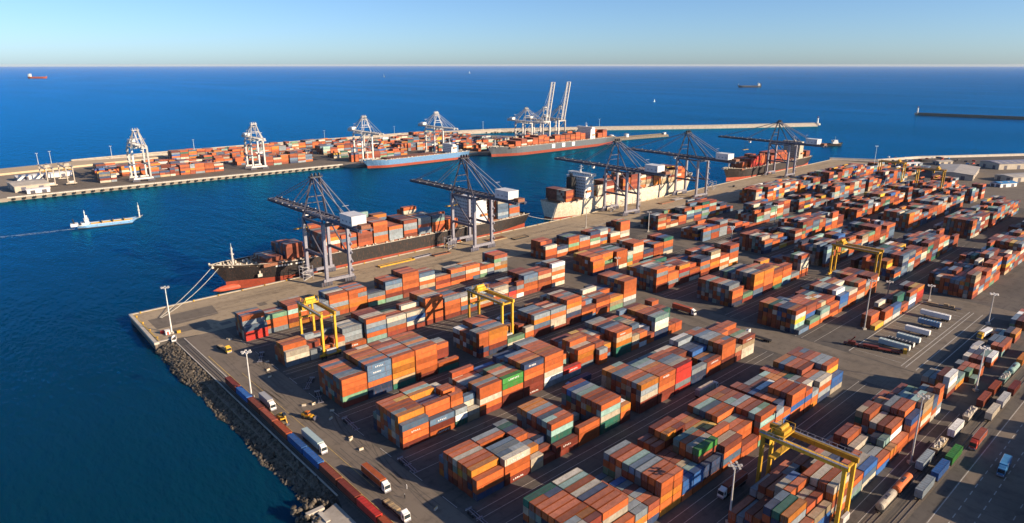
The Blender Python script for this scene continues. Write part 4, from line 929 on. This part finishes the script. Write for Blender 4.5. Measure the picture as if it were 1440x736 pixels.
for (u, tm, L, lb) in ((357.8, 'tealbox', 14.5, 'pale teal trailer, the one closest to the yellow-ended flat wagon'), (363.5, 'hull_dark', 12.5, 'dark-topped trailer beside the pale teal one'), (372.5, 'tealbox', 11, 'short pale trailer, third from the near end of the lot'), (387.5, 'white', 12, 'white-topped trailer in the middle of the parking lot'), (404.5, 'hull_blue', 11, 'blue-grey trailer, second from the far end of the lot'), (421, 'white', 15, 'long white trailer at the far end of the lot')):
    trailer(lb, u, 97+L, DN, tm, L)
fl = thing('low_loader', 'long dark maroon low loader with yellow end by the parking lot', 'low loader', (344.5, 124.0, .03), R(-72))
MB().box(0, 27, -1.3, 1.3, .9, 1.3).box(2, 5.5, -1.2, 1.2, 1.3, 2.6).box(9, 16, -1.1, 1.1, 1.3, 2.1).build('deck', PAINT['r'], fl); MB().box(27, 28.6, -1.3, 1.3, .9, 3.2).build('end_frame', M['yellow'], fl); MB().bar((3, 0, 2.4), (5, 0, 5.2), .5).build('jib', PAINT['r'], fl)
wq = MB()
for x in range(1, 27, 3):
    for y in (-1.2, .9): wq.cyl((x, y, .45), (x, y+.3, .45), .45, n=8)
wq.build('wheels', M['black'], fl)
fw2 = thing('low_loader', 'low dark flat trailer carrying machine parts behind the white trailers', 'low loader', (444, 118, .03), R(-84))
MB().box(0, 20, -1.3, 1.3, .8, 1.1).build('deck', M['darksteel'], fw2); MB().box(11, 13.5, -1, 1, 1.1, 2.6).box(14.5, 16.5, -1, 1, 1.1, 2.2).box(2, 8, -.6, .6, 1.1, 1.6).build('load', M['deck'], fw2)

# people on the sea road
def person(label, u, v, shirt):
    m = MB(); bm = bmesh.new()
    me = bpy.data.meshes.new('person'); pts = [(0, 0, .95), (0, 0, 1.2), (0, 0, 1.45), (0, 0, 1.56), (0, .02, 1.68), (0, .11, .92), (.02, .13, .5), (0, .14, .06), (.14, .15, .03), (0, -.11, .92), (.1, -.13, .5), (.02, -.14, .06), (.16, -.15, .03), (0, .21, 1.42), (.02, .27, 1.15), (.1, .26, .9), (0, -.21, 1.42), (.02, -.27, 1.15), (.1, -.26, .9)]
    ed = [(0, 1), (1, 2), (2, 3), (3, 4), (0, 5), (5, 6), (6, 7), (7, 8), (0, 9), (9, 10), (10, 11), (11, 12), (2, 13), (13, 14), (14, 15), (2, 16), (16, 17), (17, 18)]
    rad = [.15, .15, .16, .065, .11, .1, .075, .05, .045, .1, .075, .05, .045, .075, .05, .035, .075, .05, .035]
    me.from_pydata(pts, ed, []); o = bpy.data.objects.new('person', me); COL.objects.link(o); o.location = (u, v, .03)
    sk = o.modifiers.new('skin', 'SKIN'); o.modifiers.new('sub', 'SUBSURF').levels = 1
    for k, q in enumerate(me.skin_vertices[0].data): q.radius = (rad[k], rad[k]); q.use_root = k == 0
    me.materials.append(shirt); tag(o, label, 'person')
    MB().cyl((0, .0, 1.7), (0, 0, 1.83), .13, .07, n=10).build('helmet', M['white'], o)
person('standing worker in pale work clothes on the sea road', 105.8, 171.6, M['white']); person('worker in dark clothes standing in the middle of the sea road', 102.4, 167.6, M['hull_dark'])

# ------------------------------------------------------------------ lamp poles
def lamp(label, u, v, h, kind=0):
    r = thing('lamp_pole', label, 'lamp pole', (u, v, 0), R(AZ), 'tall lamp poles')
    MB().cyl((0, 0, .9), (0, 0, h), .36, .2, n=10).build('pole', M['whitesteel'], r); MB().box(-.9, .9, -.9, .9, 0, .95).build('base', M['pale'], r)
    hd = MB(); hd.box(-.25, .25, -1.9, 1.9, h-.1, h+.15); hd.box(-1.6, 1.6, -.2, .2, h-.1, h+.13); hb = hd.build('headframe', M['whitesteel'], r)
    f = MB()
    for x, y in ((0, -1.9), (0, -1.0), (0, 1.0), (0, 1.9), (-1.6, -.9), (-1.6, .9), (1.6, -.9), (1.6, .9)) if kind == 0 else ((0, -1.3), (0, 1.3)): f.box(x-.38, x+.38, y-.34, y+.34, h+.1, h+.55)
    f.build('floodlight', M['whitesteel'], hb)
for q in ((88.4, 374, 26, 'lamp pole with hut at its foot on the pier end'), (91.9, 272.4, 21.5, 'lamp pole standing beside the second wagon of the shore train'), (171.8, 87.8, 21, 'lamp pole at the near frame edge beside the big yellow gantry'), (251.3, 61.3, 27, 'lamp pole between the railway and the container row'), (335, 62.2, 20.5, 'twin-headed lamp pole by the wagon line near the parking lot'),
 (373.6, 124.9, 28, 'lamp pole at the near edge of the parking lot, beside amber containers'), (433.5, 81.5, 17.5, 'lamp pole at the far corner of the parking lot'), (443, 137.7, 9, 'short lamp pole at the crossing beside the end of a container block'), (452.1, 117.1, 9.5, 'short lamp pole on the cross road behind the parking lot'), (467.3, 341.5, 17.5, 'lamp pole between the quayside row and the second block'), (437.5, 387.3, 18, 'lamp pole standing alone on the quay apron near cream ship'),
 (358.2, 286.6, 9, 'short pale lamp pole before the second row, past the cross road'), (480.7, 269.4, 15, 'lamp pole in the aisle behind the third row of stacks'), (574.7, 281.4, 17.5, 'lamp pole far down the aisle behind the second row'), (652.1, 269.4, 14, 'lamp pole deep in the yard amid distant stacks'), (984.5, 349.7, 33, 'tall lamp pole at the far end of the yard against the sea')): lamp(q[3], q[0], q[1], q[2])
far_l = [(143, 218, 'beside the sand bank, third from the pier end'), (60, 225, 'beside the sand bank, second from the pier end'), (43, 228, 'beside the sand bank, closest to the pier end'), (253, 208, 'behind the stacks between the first two white cranes'), (440, 196, 'behind the stacks just short of the blue ship crane'), (540, 190, 'behind the stacks over the blue ship bow'), (672, 183, 'behind the stacks over the blue ship stern'), (839, 180, 'on the breakwater past the grey ship deckhouse')]
for k, (u, v) in enumerate(((233, 1178), (152.4, 1165), (135, 1150), (357.5, 1190), (594.6, 1192), (741.9, 1180), (950, 1150), (1192.7, 1025))): lamp('far pier lamp pole '+far_l[k][2], u, v, 20, 1)

# hut and clutter at the pier-end lamp
ht = thing('equipment_hut', 'small white equipment hut at the foot of the pier-end lamp pole', 'hut', (85.2, 373.2, .03)); MB().box(0, 2.2, 0, 2.0, 0, 2.3).build('wall', M['white'], ht); MB().box(-.2, 2.4, -.2, 2.2, 2.3, 2.5).build('roof', M['whitesteel'], ht); MB().box(.6, 1.5, -.06, 0, 0, 1.9).build('door', M['red'], ht)
for k, (u, v, c, lb) in enumerate(((90.4, 371.4, 'Y', 'yellow equipment box beside the pier-end lamp pole'), (83.6, 376.6, 'R', 'red equipment box beside the pier-end hut'))):
    r = thing('equipment_box', lb, 'box', (u, v, .03)); MB().box(0, 1.8, 0, 1.4, .15, 1.5).build('body', PAINT[c], r); MB().box(-.08, 1.88, -.08, 1.48, 1.5, 1.62).build('lid', PAINT[c], r); MB().box(.1, .4, .1, 1.3, 0, .15).box(1.4, 1.7, .1, 1.3, 0, .15).build('skid', M['black'], r)
sk = thing('skiff', 'small white boat hull lying ashore at the top of the rock shore', 'boat', (85.5, 361, .1), R(70)); strip(*hull(6.5, 2.2, 1.0, .3, rake=.6, sheer=.4, n=10)[::2][:2]).build('hull', M['white'], sk)
# bollards along the near quay
b0 = thing('bollard', 'short dark mooring bollard on the near quay edge', 'bollard', (84, qv(84)-1.2, .05), 0, 'mooring bollards along the near quay'); MB().cyl((0, 0, 0), (0, 0, .7), .3, .26).cyl((0, 0, .7), (0, 0, 1.0), .48, .4).build('post', M['yellow'], b0)
for k in range(1, 40): u = 84+k*15; dup(b0, (u, qv(u)-1.2, .05))
for k, v in enumerate((372, 386, 400, 413)): dup(b0, (80.6, v, .05), 0, 'short mooring bollard on the pier end edge', 'mooring bollards on the pier end')

# hatch covers and spreaders lying on the apron
def hatch(label, u, v, rz, L, Wd, m, fr):
    r = thing('hatch_cover', label, 'hatch cover', (u, v, .05), rz, 'ship gear laid down on the apron'); b = MB()
    for k in range(int(L/2.2)): b.box(k*2.2, k*2.2+1.9, 0, Wd, .3, .75)
    b.build('panel', m, r); f = MB().box(-.2, L, -.2, .1, 0, .9).box(-.2, L, Wd-.1, Wd+.2, 0, .9).box(-.3, 0, 0, Wd, 0, .9).box(L-.3, L, 0, Wd, 0, .9); f.build('edge_frame', fr, r); return r
hatch('long yellow-edged ship gear on the apron between the first two dark cranes', 237, 404.5, .02, 30, 3.2, M['deck'], M['yellow']); hatch('dark hatch cover on the apron beyond the yellow-edged gear', 268, 407, .03, 16, 3, M['hull_dark'], M['greysteel']); hatch('dark hatch cover near the second dark crane foot', 283, 402, -.03, 15, 4, M['hull_dark'], M['rust']); hatch('rusty hatch cover stack beyond the second dark crane', 343, 407, .02, 18, 7, M['rust'], M['deck']); hatch('tan hatch cover on the apron beyond the rusty one', 362, 398, .02, 16, 5, M['deck'], M['black'])
hatch('tan hatch cover between the two cranes over the cream ship', 575, 405, .02, 22, 5, M['deck'], M['rust']); hatch('pale hatch cover between the two cranes over the cream ship', 603, 408, .02, 16, 5, M['pale'], M['greysteel']); hatch('rusty hatch cover on the apron before the fourth dark crane', 628, 404, .02, 20, 5, M['rust'], M['deck']); hatch('dark hatch cover under the farthest dark crane', 840, 402, .02, 18, 5, M['hull_dark'], M['rust'])
# white slanted access stairs and gear under the dark cranes
for k, (u, v, lb) in enumerate(((183, 413, 'pale gangway and netting at the foot of the black ship bow crane'), (303, 411, 'grey gangway tower at the foot of the second dark crane'), (507, 417, 'white gangway stairs against the cream ship stern'), (548, 417, 'white gangway stairs beside the cream ship under its first crane'), (690, 417, 'white gangway stairs at the cream ship bow'))):
    r = thing('gangway', lb, 'gangway', (u, v, .05), 0); st_ = MB()
    for j in range(4): st_.bar((j % 2*6, 1.5*j, 2.2*j), (6-j % 2*6, 1.5*j, 2.2*j+2.2), 1.1, .25)
    st_.build('stair', M['whitesteel'], r); fr = MB()
    for x in (-.6, 6.6):
        for y in (-.5, 5): fr.bar((x, y, 0), (x, y, 9.5), .25)
    for z in (2.2, 4.4, 6.6, 9.3): fr.bar((-.6, -.5, z), (6.6, -.5, z), .18).bar((-.6, 5, z), (6.6, 5, z), .18)
    fr.build('frame', M['greysteel'], r)
cb_ = 0
def car(label, u, v, rz, m):
    r = thing('parked_van', label, 'van', (u, v, .05), rz, 'small vehicles on apron and far yard'); MB().hexa([(0, -.95, .35), (4.8, -.95, .35), (4.8, .95, .35), (0, .95, .35), (0, -.9, 2.0), (3.6, -.9, 2.0), (3.6, .9, 2.0), (0, .9, 2.0)]).box(3.6, 4.8, -.9, .9, .9, 1.15).build('body', M[m], r)
    MB().hexa([(3.66, -.8, 1.2), (4.52, -.8, 1.2), (4.52, .8, 1.2), (3.66, .8, 1.2), (3.62, -.8, 1.9), (3.74, -.8, 1.9), (3.74, .8, 1.9), (3.62, .8, 1.9)]).build('windscreen', M['glass'], r)
    w_ = [MB().cyl((x, y, .35), (x, y+.22, .35), .35, n=8).build('wheel', M['black'], r) for x in (1, 3.8) for y in (-.97, .75)]
    return r
v0_ = car('white van on the apron beside the farthest dark crane', 846, 392, .1, 'white'); v1_ = car('dark van parked on the apron by the fourth dark crane', 722, 409, .2, 'hull_dark')
cars = [v0_, v1_, car('blue van in the far yard near the sheds', 905, 232, .4, 'blue'), car('red van in the far yard near the sheds', 918, 214, 1.1, 'red')]
q = random.Random(5)
for k in range(70):
    u = q.uniform(1010, 1200); v = q.uniform(262, 385)
    if v > 352-(u-1166)*.65+18: v -= 40
    dup(cars[k % 4], (u, v, .05), q.uniform(0, 6.3), ['white', 'dark', 'blue', 'red'][k % 4]+' van among the distant vehicles parked past the pale shed', 'distant vehicles parked past the shed: '+['white', 'dark', 'blue', 'red'][k % 4])

# chassis, barriers and small gear at the heads of the rows
ch0 = None
for u, v, a, lb in ((112.3, 262, .9, 'empty skeletal chassis at the head of the third row, beside the tall orange stacks'), (111.5, 246, 1.25, 'empty skeletal chassis just off the corner of the tall orange stacks'), (112.0, 216, 1.5, 'empty skeletal chassis at the head of the fourth row from the quay'), (113.0, 176, 1.5, 'empty skeletal chassis at the head of the fifth row from the quay'), (113.4, 136, 1.5, 'empty skeletal chassis at the head of the sixth row from the quay'), (108.4, 304, 1.1, 'empty skeletal chassis near the head of the row under the grey and beige boxes')):
    if ch0: dup(ch0, (u, v, .03), a, lb); continue
    ch0 = thing('skeletal_chassis', lb, 'chassis', (u, v, .03), a, 'empty skeletal chassis at the row heads')
    MB().box(0, 12.2, -.55, -.4, 1.0, 1.3).box(0, 12.2, .4, .55, 1.0, 1.3).box(0, .3, -1.2, 1.2, 1.05, 1.3).box(11.9, 12.2, -1.2, 1.2, 1.05, 1.3).box(5.9, 6.2, -1.2, 1.2, 1.05, 1.3).build('frame', M['greysteel'], ch0); MB().box(12.2, 12.3, -1.1, 1.1, .5, 1.2).build('bumper', M['white'], ch0); MB().box(2.6, 2.9, -.9, -.7, 0, 1.0).box(2.6, 2.9, .7, .9, 0, 1.0).build('landing_leg', M['greysteel'], ch0)
    for x in (8.4, 9.6, 10.8):
        for y in (-1.2, .85): MB().cyl((x, y, .5), (x, y+.35, .5), .5, n=10).build('wheel', M['black'], ch0)
q = random.Random(21); br0 = None
for k in range(16):
    row = q.choice((334, 289, 234, 190, 147, 101)); u = q.uniform(105.5, 112.5); v = row+q.uniform(-9, 25)
    if br0: dup(br0, (u, v, .03), q.uniform(-.6, .6)); continue
    br0 = thing('traffic_barrier', 'small pale concrete barrier among those scattered at the row heads', 'barrier', (u, v, .03), .3, 'pale barriers at the row heads'); MB().hexa([(-.9, -.3, 0), (.9, -.3, 0), (.9, .3, 0), (-.9, .3, 0), (-.85, -.12, .85), (.85, -.12, .85), (.85, .12, .85), (-.85, .12, .85)]).build('block', M['pale'], br0); MB().box(-.9, .9, -.14, .14, .85, .9).build('stripe', M['yline'], br0)

# ------------------------------------------------------------------ sheds and buildings
def shed(label, P, h, rise=2.5, m='shedwall', rm='roof', doors=0, name='warehouse', cat='warehouse', kindlabel=None):
    """P: origin, direction angle, length, width; ridge along the length"""
    (u, v), a, L, Wd = P; r = thing(name, label, cat, (u, v, 0), a)
    MB().box(0, L, 0, Wd, 0, h).build('wall', M[m], r); o = .8
    rf = MB().hexa([(-o, -o, h-.05), (L+o, -o, h-.05), (L+o, Wd/2, h+rise-.05), (-o, Wd/2, h+rise-.05), (-o, -o, h+.3), (L+o, -o, h+.3), (L+o, Wd/2, h+rise+.3), (-o, Wd/2, h+rise+.3)])
    rf.hexa([(-o, Wd/2, h+rise-.05), (L+o, Wd/2, h+rise-.05), (L+o, Wd+o, h-.05), (-o, Wd+o, h-.05), (-o, Wd/2, h+rise+.3), (L+o, Wd/2, h+rise+.3), (L+o, Wd+o, h+.3), (-o, Wd+o, h+.3)])
    for x in (-.02, L): rf.poly([(x+.01, 0, h), (x+.01, Wd, h), (x+.01, Wd/2, h+rise)])
    ro = rf.build('roof', M[rm], r)
    sl_ = MB()
    for k in range(int(L/12)): sl_.hexa([(4+12*k, 2, h+.33+rise*2/(Wd/2)), (6+12*k, 2, h+.33+rise*2/(Wd/2)), (6+12*k, Wd*.4, h+.33+rise*.8), (4+12*k, Wd*.4, h+.33+rise*.8), (4+12*k, 2, h+.4+rise*2/(Wd/2)), (6+12*k, 2, h+.4+rise*2/(Wd/2)), (6+12*k, Wd*.4, h+.4+rise*.8), (4+12*k, Wd*.4, h+.4+rise*.8)])
    if sl_.v: sl_.build('roof_light', M['pale'], ro)
    for k in range(doors): x = L*(k+.5)/doors; MB().box(x-2.4, x+2.4, -.08, 0, 0, min(5.5, h-1)).build('door', M['darksteel'], r)
    for k in range(2): MB().box(-.08, 0, Wd*(k+.5)/2-2.2, Wd*(k+.5)/2+2.2, 0, min(5, h-1)).build('door', M['darksteel'], r)
    return r
shed('broad pale warehouse with low roof at the end of the far yard', ((985, 232), R(10), 90, 44), 7, 2, doors=4)
shed('long grey roofed shed on the far shore beyond the warehouse', ((1120, 236), R(-32), 170, 32), 8, 2, doors=8, rm='greysteel')
shed('blue roofed shed standing in the open far yard', ((955, 196), R(-25), 26, 13), 4.5, 1.4, rm='blue', m='white', doors=2)
shed('low pale open shed between the warehouse and the frame edge', ((1010, 196), R(-25), 110, 24), 6, 1.5, doors=5)
shed('flat white building beside the far lamp pole and small vehicles', ((1046, 330), R(-24), 30, 12), 5, .8, m='white', rm='white', doors=3)
shed('small pale building on the far shore beyond parked vehicles', ((1108, 306), R(-28), 24, 12), 5, 1.0, doors=2)
shed('pale flat-roofed warehouse on the far pier end', ((83, 936), R(3), 34, 44), 7, 1.2, rm='pale', doors=2)
shed('small white building at the corner of the far pier end', ((92, 918), R(3), 22, 9), 4.5, .6, m='white', rm='white', doors=2)
shed('long white shed along the sand bank on the far pier', ((96, 1032), R(4), 60, 14), 5, 1, m='white', rm='white', doors=3)

# ------------------------------------------------------------------ far pier and breakwaters
PIER = [(-200, 900), (72, 905), (72, 908), (470, 893), (482, 876), (702, 866), (715, 853), (1010, 851), (1012, 870), (880, 1110), (770, 1185), (420, 1185), (180, 1165), (60, 1130), (-200, 1090)]
tag(MB().prism(PIER, WATER-5, -.1).build('far_pier_ground', G_pier), 'tan paved ground of the far container pier', 'pier', kind='structure')
sheet('far_pier_yard', [(112, 918), (465, 905), (800, 880), (900, 900), (850, 1090), (500, 1130), (120, 1090)], -.06, G_lot)
ew = MB()
for (a, b) in (((72, 907.4), (470, 892.4)), ((482, 875.4), (702, 865.4)), ((715, 852.4), (1010, 850.4))): ew.bar((*a, -.2), (*b, -.2), 1.2, 1.6)
tag(ew.build('far_pier_coping', M['pale']), 'pale coping along the far pier edge', 'coping', kind='structure')
fd = thing('fender', 'black rubber fender hung on the far pier wall', 'fender', (78, 906.4, -2.0), 0, 'black fenders along the far pier wall'); MB().cyl((-1.3, -.6, 0), (1.3, -.6, 0), 1.05, n=10).build('roll', M['black'], fd); MB().bar((-1, -.2, .9), (-1, .5, 1.9), .12).bar((1, -.2, .9), (1, .5, 1.9), .12).build('chain', M['rust'], fd)
for k in range(1, 42): u = 78+k*9.5; dup(fd, (u, 907.2-(u-72)*15/398-.9, -2.0))
sb = MB()
for k in range(24):                       # sand bank behind the pier end
    pass
tag(MB().prism([(-200, 1060), (60, 1095), (190, 1120), (300, 1140), (300, 1160), (180, 1172), (60, 1148), (-200, 1112)], -.5, 2.5).build('sand_bank', G_sand), 'pale sand bank along the root of the breakwater', 'sand bank', kind='structure')
def breakwater(name, label, pts, wd, ztop, m):
    b = MB()
    for (a, c) in zip(pts, pts[1:]):
        a, c = Vector((*a, 0)), Vector((*c, 0)); d = (c-a).normalized(); x = Vector((-d.y, d.x, 0)); e = d*.0
        w0, w1 = wd/2+4, wd/2
        P = [a-x*w0+Vector((0, 0, WATER-3)), c-x*w0+Vector((0, 0, WATER-3)), c+x*w0+Vector((0, 0, WATER-3)), a+x*w0+Vector((0, 0, WATER-3)), a-x*w1+Vector((0, 0, ztop)), c-x*w1+Vector((0, 0, ztop)), c+x*w1+Vector((0, 0, ztop)), a+x*w1+Vector((0, 0, ztop))]
        b.hexa(P)
        b.hexa([a+x*(w1-2.5)+Vector((0, 0, ztop)), c+x*(w1-2.5)+Vector((0, 0, ztop)), c+x*w1+Vector((0, 0, ztop)), a+x*w1+Vector((0, 0, ztop))]+[a+x*(w1-2.5)+Vector((0, 0, ztop+1.7)), c+x*(w1-2.5)+Vector((0, 0, ztop+1.7)), c+x*w1+Vector((0, 0, ztop+1.7)), a+x*w1+Vector((0, 0, ztop+1.7))])
    return tag(b.build(name, m), label, 'breakwater')
breakwater('breakwater', 'long pale concrete breakwater running out behind the far pier to a beacon', [(180, 1180), (281, 1194), (433, 1199), (771, 1196), (989, 1132), (1194, 1020), (1421, 872), (1660, 735)], 8, 2.2, M['concrete'])
breakwater('breakwater', 'separate dark breakwater with white lighthouse far out on open water', [(2250, 705), (2290, 449), (2340, 200), (2400, -300)], 5, 1.6, M['darkconc'])
breakwater('jetty', 'low jetty with pale end running out past the dark grey ship', [(1005, 862), (1100, 852), (1190, 838)], 10, 0.2, M['darkconc'])
breakwater('sea_wall', 'pale sea wall along the far shore behind the sheds', [(1049, 437.5), (1083, 381), (1166, 353), (1330, 251), (1700, 20)], 3, 1.6, M['pale'])
def beacon(label, u, v, z, h):
    r = thing('lighthouse', label, 'lighthouse', (u, v, z)); MB().cyl((0, 0, 0), (0, 0, h), 2.6, 1.7, n=14).build('tower', M['white'], r); MB().cyl((0, 0, h), (0, 0, h+.6), 2.6).build('gallery', M['whitesteel'], r); MB().cyl((0, 0, h+.6), (0, 0, h+3), 1.2).build('lantern', M['glass'], r); MB().cyl((0, 0, h+3), (0, 0, h+4.4), 1.5, .2).build('cap', M['red'], r); MB().cyl((0, 0, -4), (0, 0, .2), 8, 7).build('base', M['pale'], r)
beacon('white beacon tower on the end of the long breakwater', 1662, 734, 2.6, 12); beacon('white lighthouse on the end of the separate breakwater', 2254, 703, 1.6, 15)
sm = thing('beacon_hut', 'small white hut on the end of the low jetty', 'hut', (1184, 839, .2)); MB().box(-3, 3, -2, 2, 0, 3.4).build('wall', M['white'], sm); MB().box(-3.3, 3.3, -2.3, 2.3, 3.4, 3.7).build('roof', M['whitesteel'], sm)
# two storage tanks past the grey ship
for k, (u, v) in enumerate(((1040, 862), (1082, 858))):
    r = thing('storage_tank', ['white round tank on the jetty just past the grey ship stern', 'white round tank farther out along the jetty'][k], 'tank', (u, v, .2)); MB().cyl((0, 0, 0), (0, 0, 6), 5, n=20).build('shell', M['white'], r); MB().cyl((0, 0, 6), (0, 0, 7.2), 5, .8, n=20).build('roof', M['whitesteel'], r)
# pale yard gantries on the far pier end
for k, u in enumerate((118, 138)):
    r = rtg(['pale straddle gantry on the far pier end, closer to the warehouse', 'pale straddle gantry on the far pier end, closer to the stacks'][k], u, 955, 1005, h=20, grp='pale gantries on the far pier end')
    for c in list(r.children):
        if c.name.startswith(('leg', 'girder', 'sill', 'end_brace', 'trolley')): c.data.materials[0] = M['shedwall']

# ------------------------------------------------------------------ rocks of the shore
def rocks(n, area, seed):
    q = random.Random(seed); b = MB()
    bm = bmesh.new(); bmesh.ops.create_icosphere(bm, subdivisions=1, radius=1); V = [v.co.copy() for v in bm.verts]; F = [tuple(v.index for v in f.verts) for f in bm.faces]; bm.free()
    for k in range(n):
        x, y, z, s = area(q); i = len(b.v); rot = Matrix.Rotation(q.uniform(0, 6), 3, Vector((q.uniform(-1, 1), q.uniform(-1, 1), q.uniform(-1, 1))).normalized()); sc = Vector((q.uniform(.7, 1.4), q.uniform(.7, 1.3), q.uniform(.6, 1)))*s
        for p in V:
            w_ = rot @ Vector((p.x*sc.x*q.uniform(.8, 1.15), p.y*sc.y*q.uniform(.8, 1.15), p.z*sc.z*q.uniform(.8, 1.15))); b.v.append((x+w_.x, y+w_.y, z+w_.z))
        b.f += [tuple(i+t for t in f) for f in F]
    return b
def a1(q):
    v = q.uniform(186, 363); f = q.random(); up_ = min(1, max(0, (v-285)/30))
    outer_ = 78.0-1.2*up_+.7*math.sin(v*.13)+.5*math.sin(v*.41); inner_ = 85.6
    return outer_+(inner_-outer_)*f, v, WATER-.1+(f**(1.5-.9*up_))*3.9, q.uniform(.35, .95)
tag(rocks(3600, a1, 4).build('shore_rocks', M['rock']), 'broken boulders piled along the shore below the railway', 'rocks', kind='stuff')
def a2(q): return q.uniform(72, 84), q.uniform(176, 190), q.uniform(-3.8, -.2), q.uniform(.4, 1.2)
tag(rocks(160, a2, 9).build('shore_rocks', M['rock']), 'pale boulders round the concrete slipway at the shore', 'rocks', kind='stuff')
tag(MB().hexa([(71, 166, WATER-2), (84, 164, WATER-2), (84, 182, WATER-2), (72, 180, WATER-2), (72, 167, -.4), (84, 164, .1), (84, 181, .1), (74, 178, -.4)]).build('slipway', M['concrete']), 'tan concrete slab jutting from the rocky shore', 'slipway', kind='structure')
sl2 = tag(MB().box(74, 80, 181.0, 182.6, -1.2, .3).box(77, 78.5, 174, 180, -.4, .25).build('broken_kerb', M['pale']), 'pale broken concrete kerb lying on the slipway', 'kerb')
tag(MB().prism([(81, 364), (86, 364), (86.1, 185), (83.4, 185), (82, 300)], WATER-3, -1.4).build('shore_bank', M['darkconc']), 'dark bank under the shore boulders', 'bank', kind='structure')
def a3(q): t = q.random(); u = 180+t*1000; return u, (1205-abs(u-600)*.00 if u < 780 else 1205-(u-780)*.42-(max(0, u-989))*.12)+q.uniform(2, 8), WATER+q.uniform(0, 2), q.uniform(1, 2.4)
tag(rocks(500, a3, 6).build('breakwater_rocks', M['rock']), 'rock armour along the seaward foot of the breakwater', 'rocks', kind='stuff')
# scrub on the far shore
sc_ = MB(); q = random.Random(8)
for k in range(420):
    u = q.uniform(1040, 1150); v = 366-(u-1083)*.36+q.uniform(-16, -3); s = q.uniform(.6, 2.0)
    for j in range(7):
        d = Vector((q.uniform(-1, 1), q.uniform(-1, 1), q.uniform(.1, 1)))*s; c = Vector((u, v, 0))+d; e = .5*s; sc_.poly([(c.x-e, c.y-e*.3, c.z), (c.x+e, c.y, c.z-e*.4), (c.x+e*.2, c.y+e, c.z+e*.5)])
tag(sc_.build('scrub', M['green']), 'low green scrub along the far shore edge', 'scrub', kind='stuff')

# ------------------------------------------------------------------ the air: an even pale haze round everything
if HAZE > 0:
    hz_ = MB().box(-61000, 61000, -61000, 61000, WATER-13, CAMH+6).build('haze', bpy.data.materials.new('haze_air')); tag(hz_, 'pale sea haze lying over the port', 'haze', kind='stuff')
    hm_ = hz_.data.materials[0]; hm_.use_nodes = True; t = hm_.node_tree; t.nodes.remove(t.nodes['Principled BSDF']); pv = t.nodes.new('ShaderNodeVolumePrincipled')
    pv.inputs['Color'].default_value = (.82, .9, 1.0, 1); pv.inputs['Density'].default_value = HAZE; pv.inputs['Anisotropy'].default_value = 0.0; t.links.new(pv.outputs[0], t.nodes['Material Output'].inputs['Volume'])
    scene.cycles.volume_bounces = 0
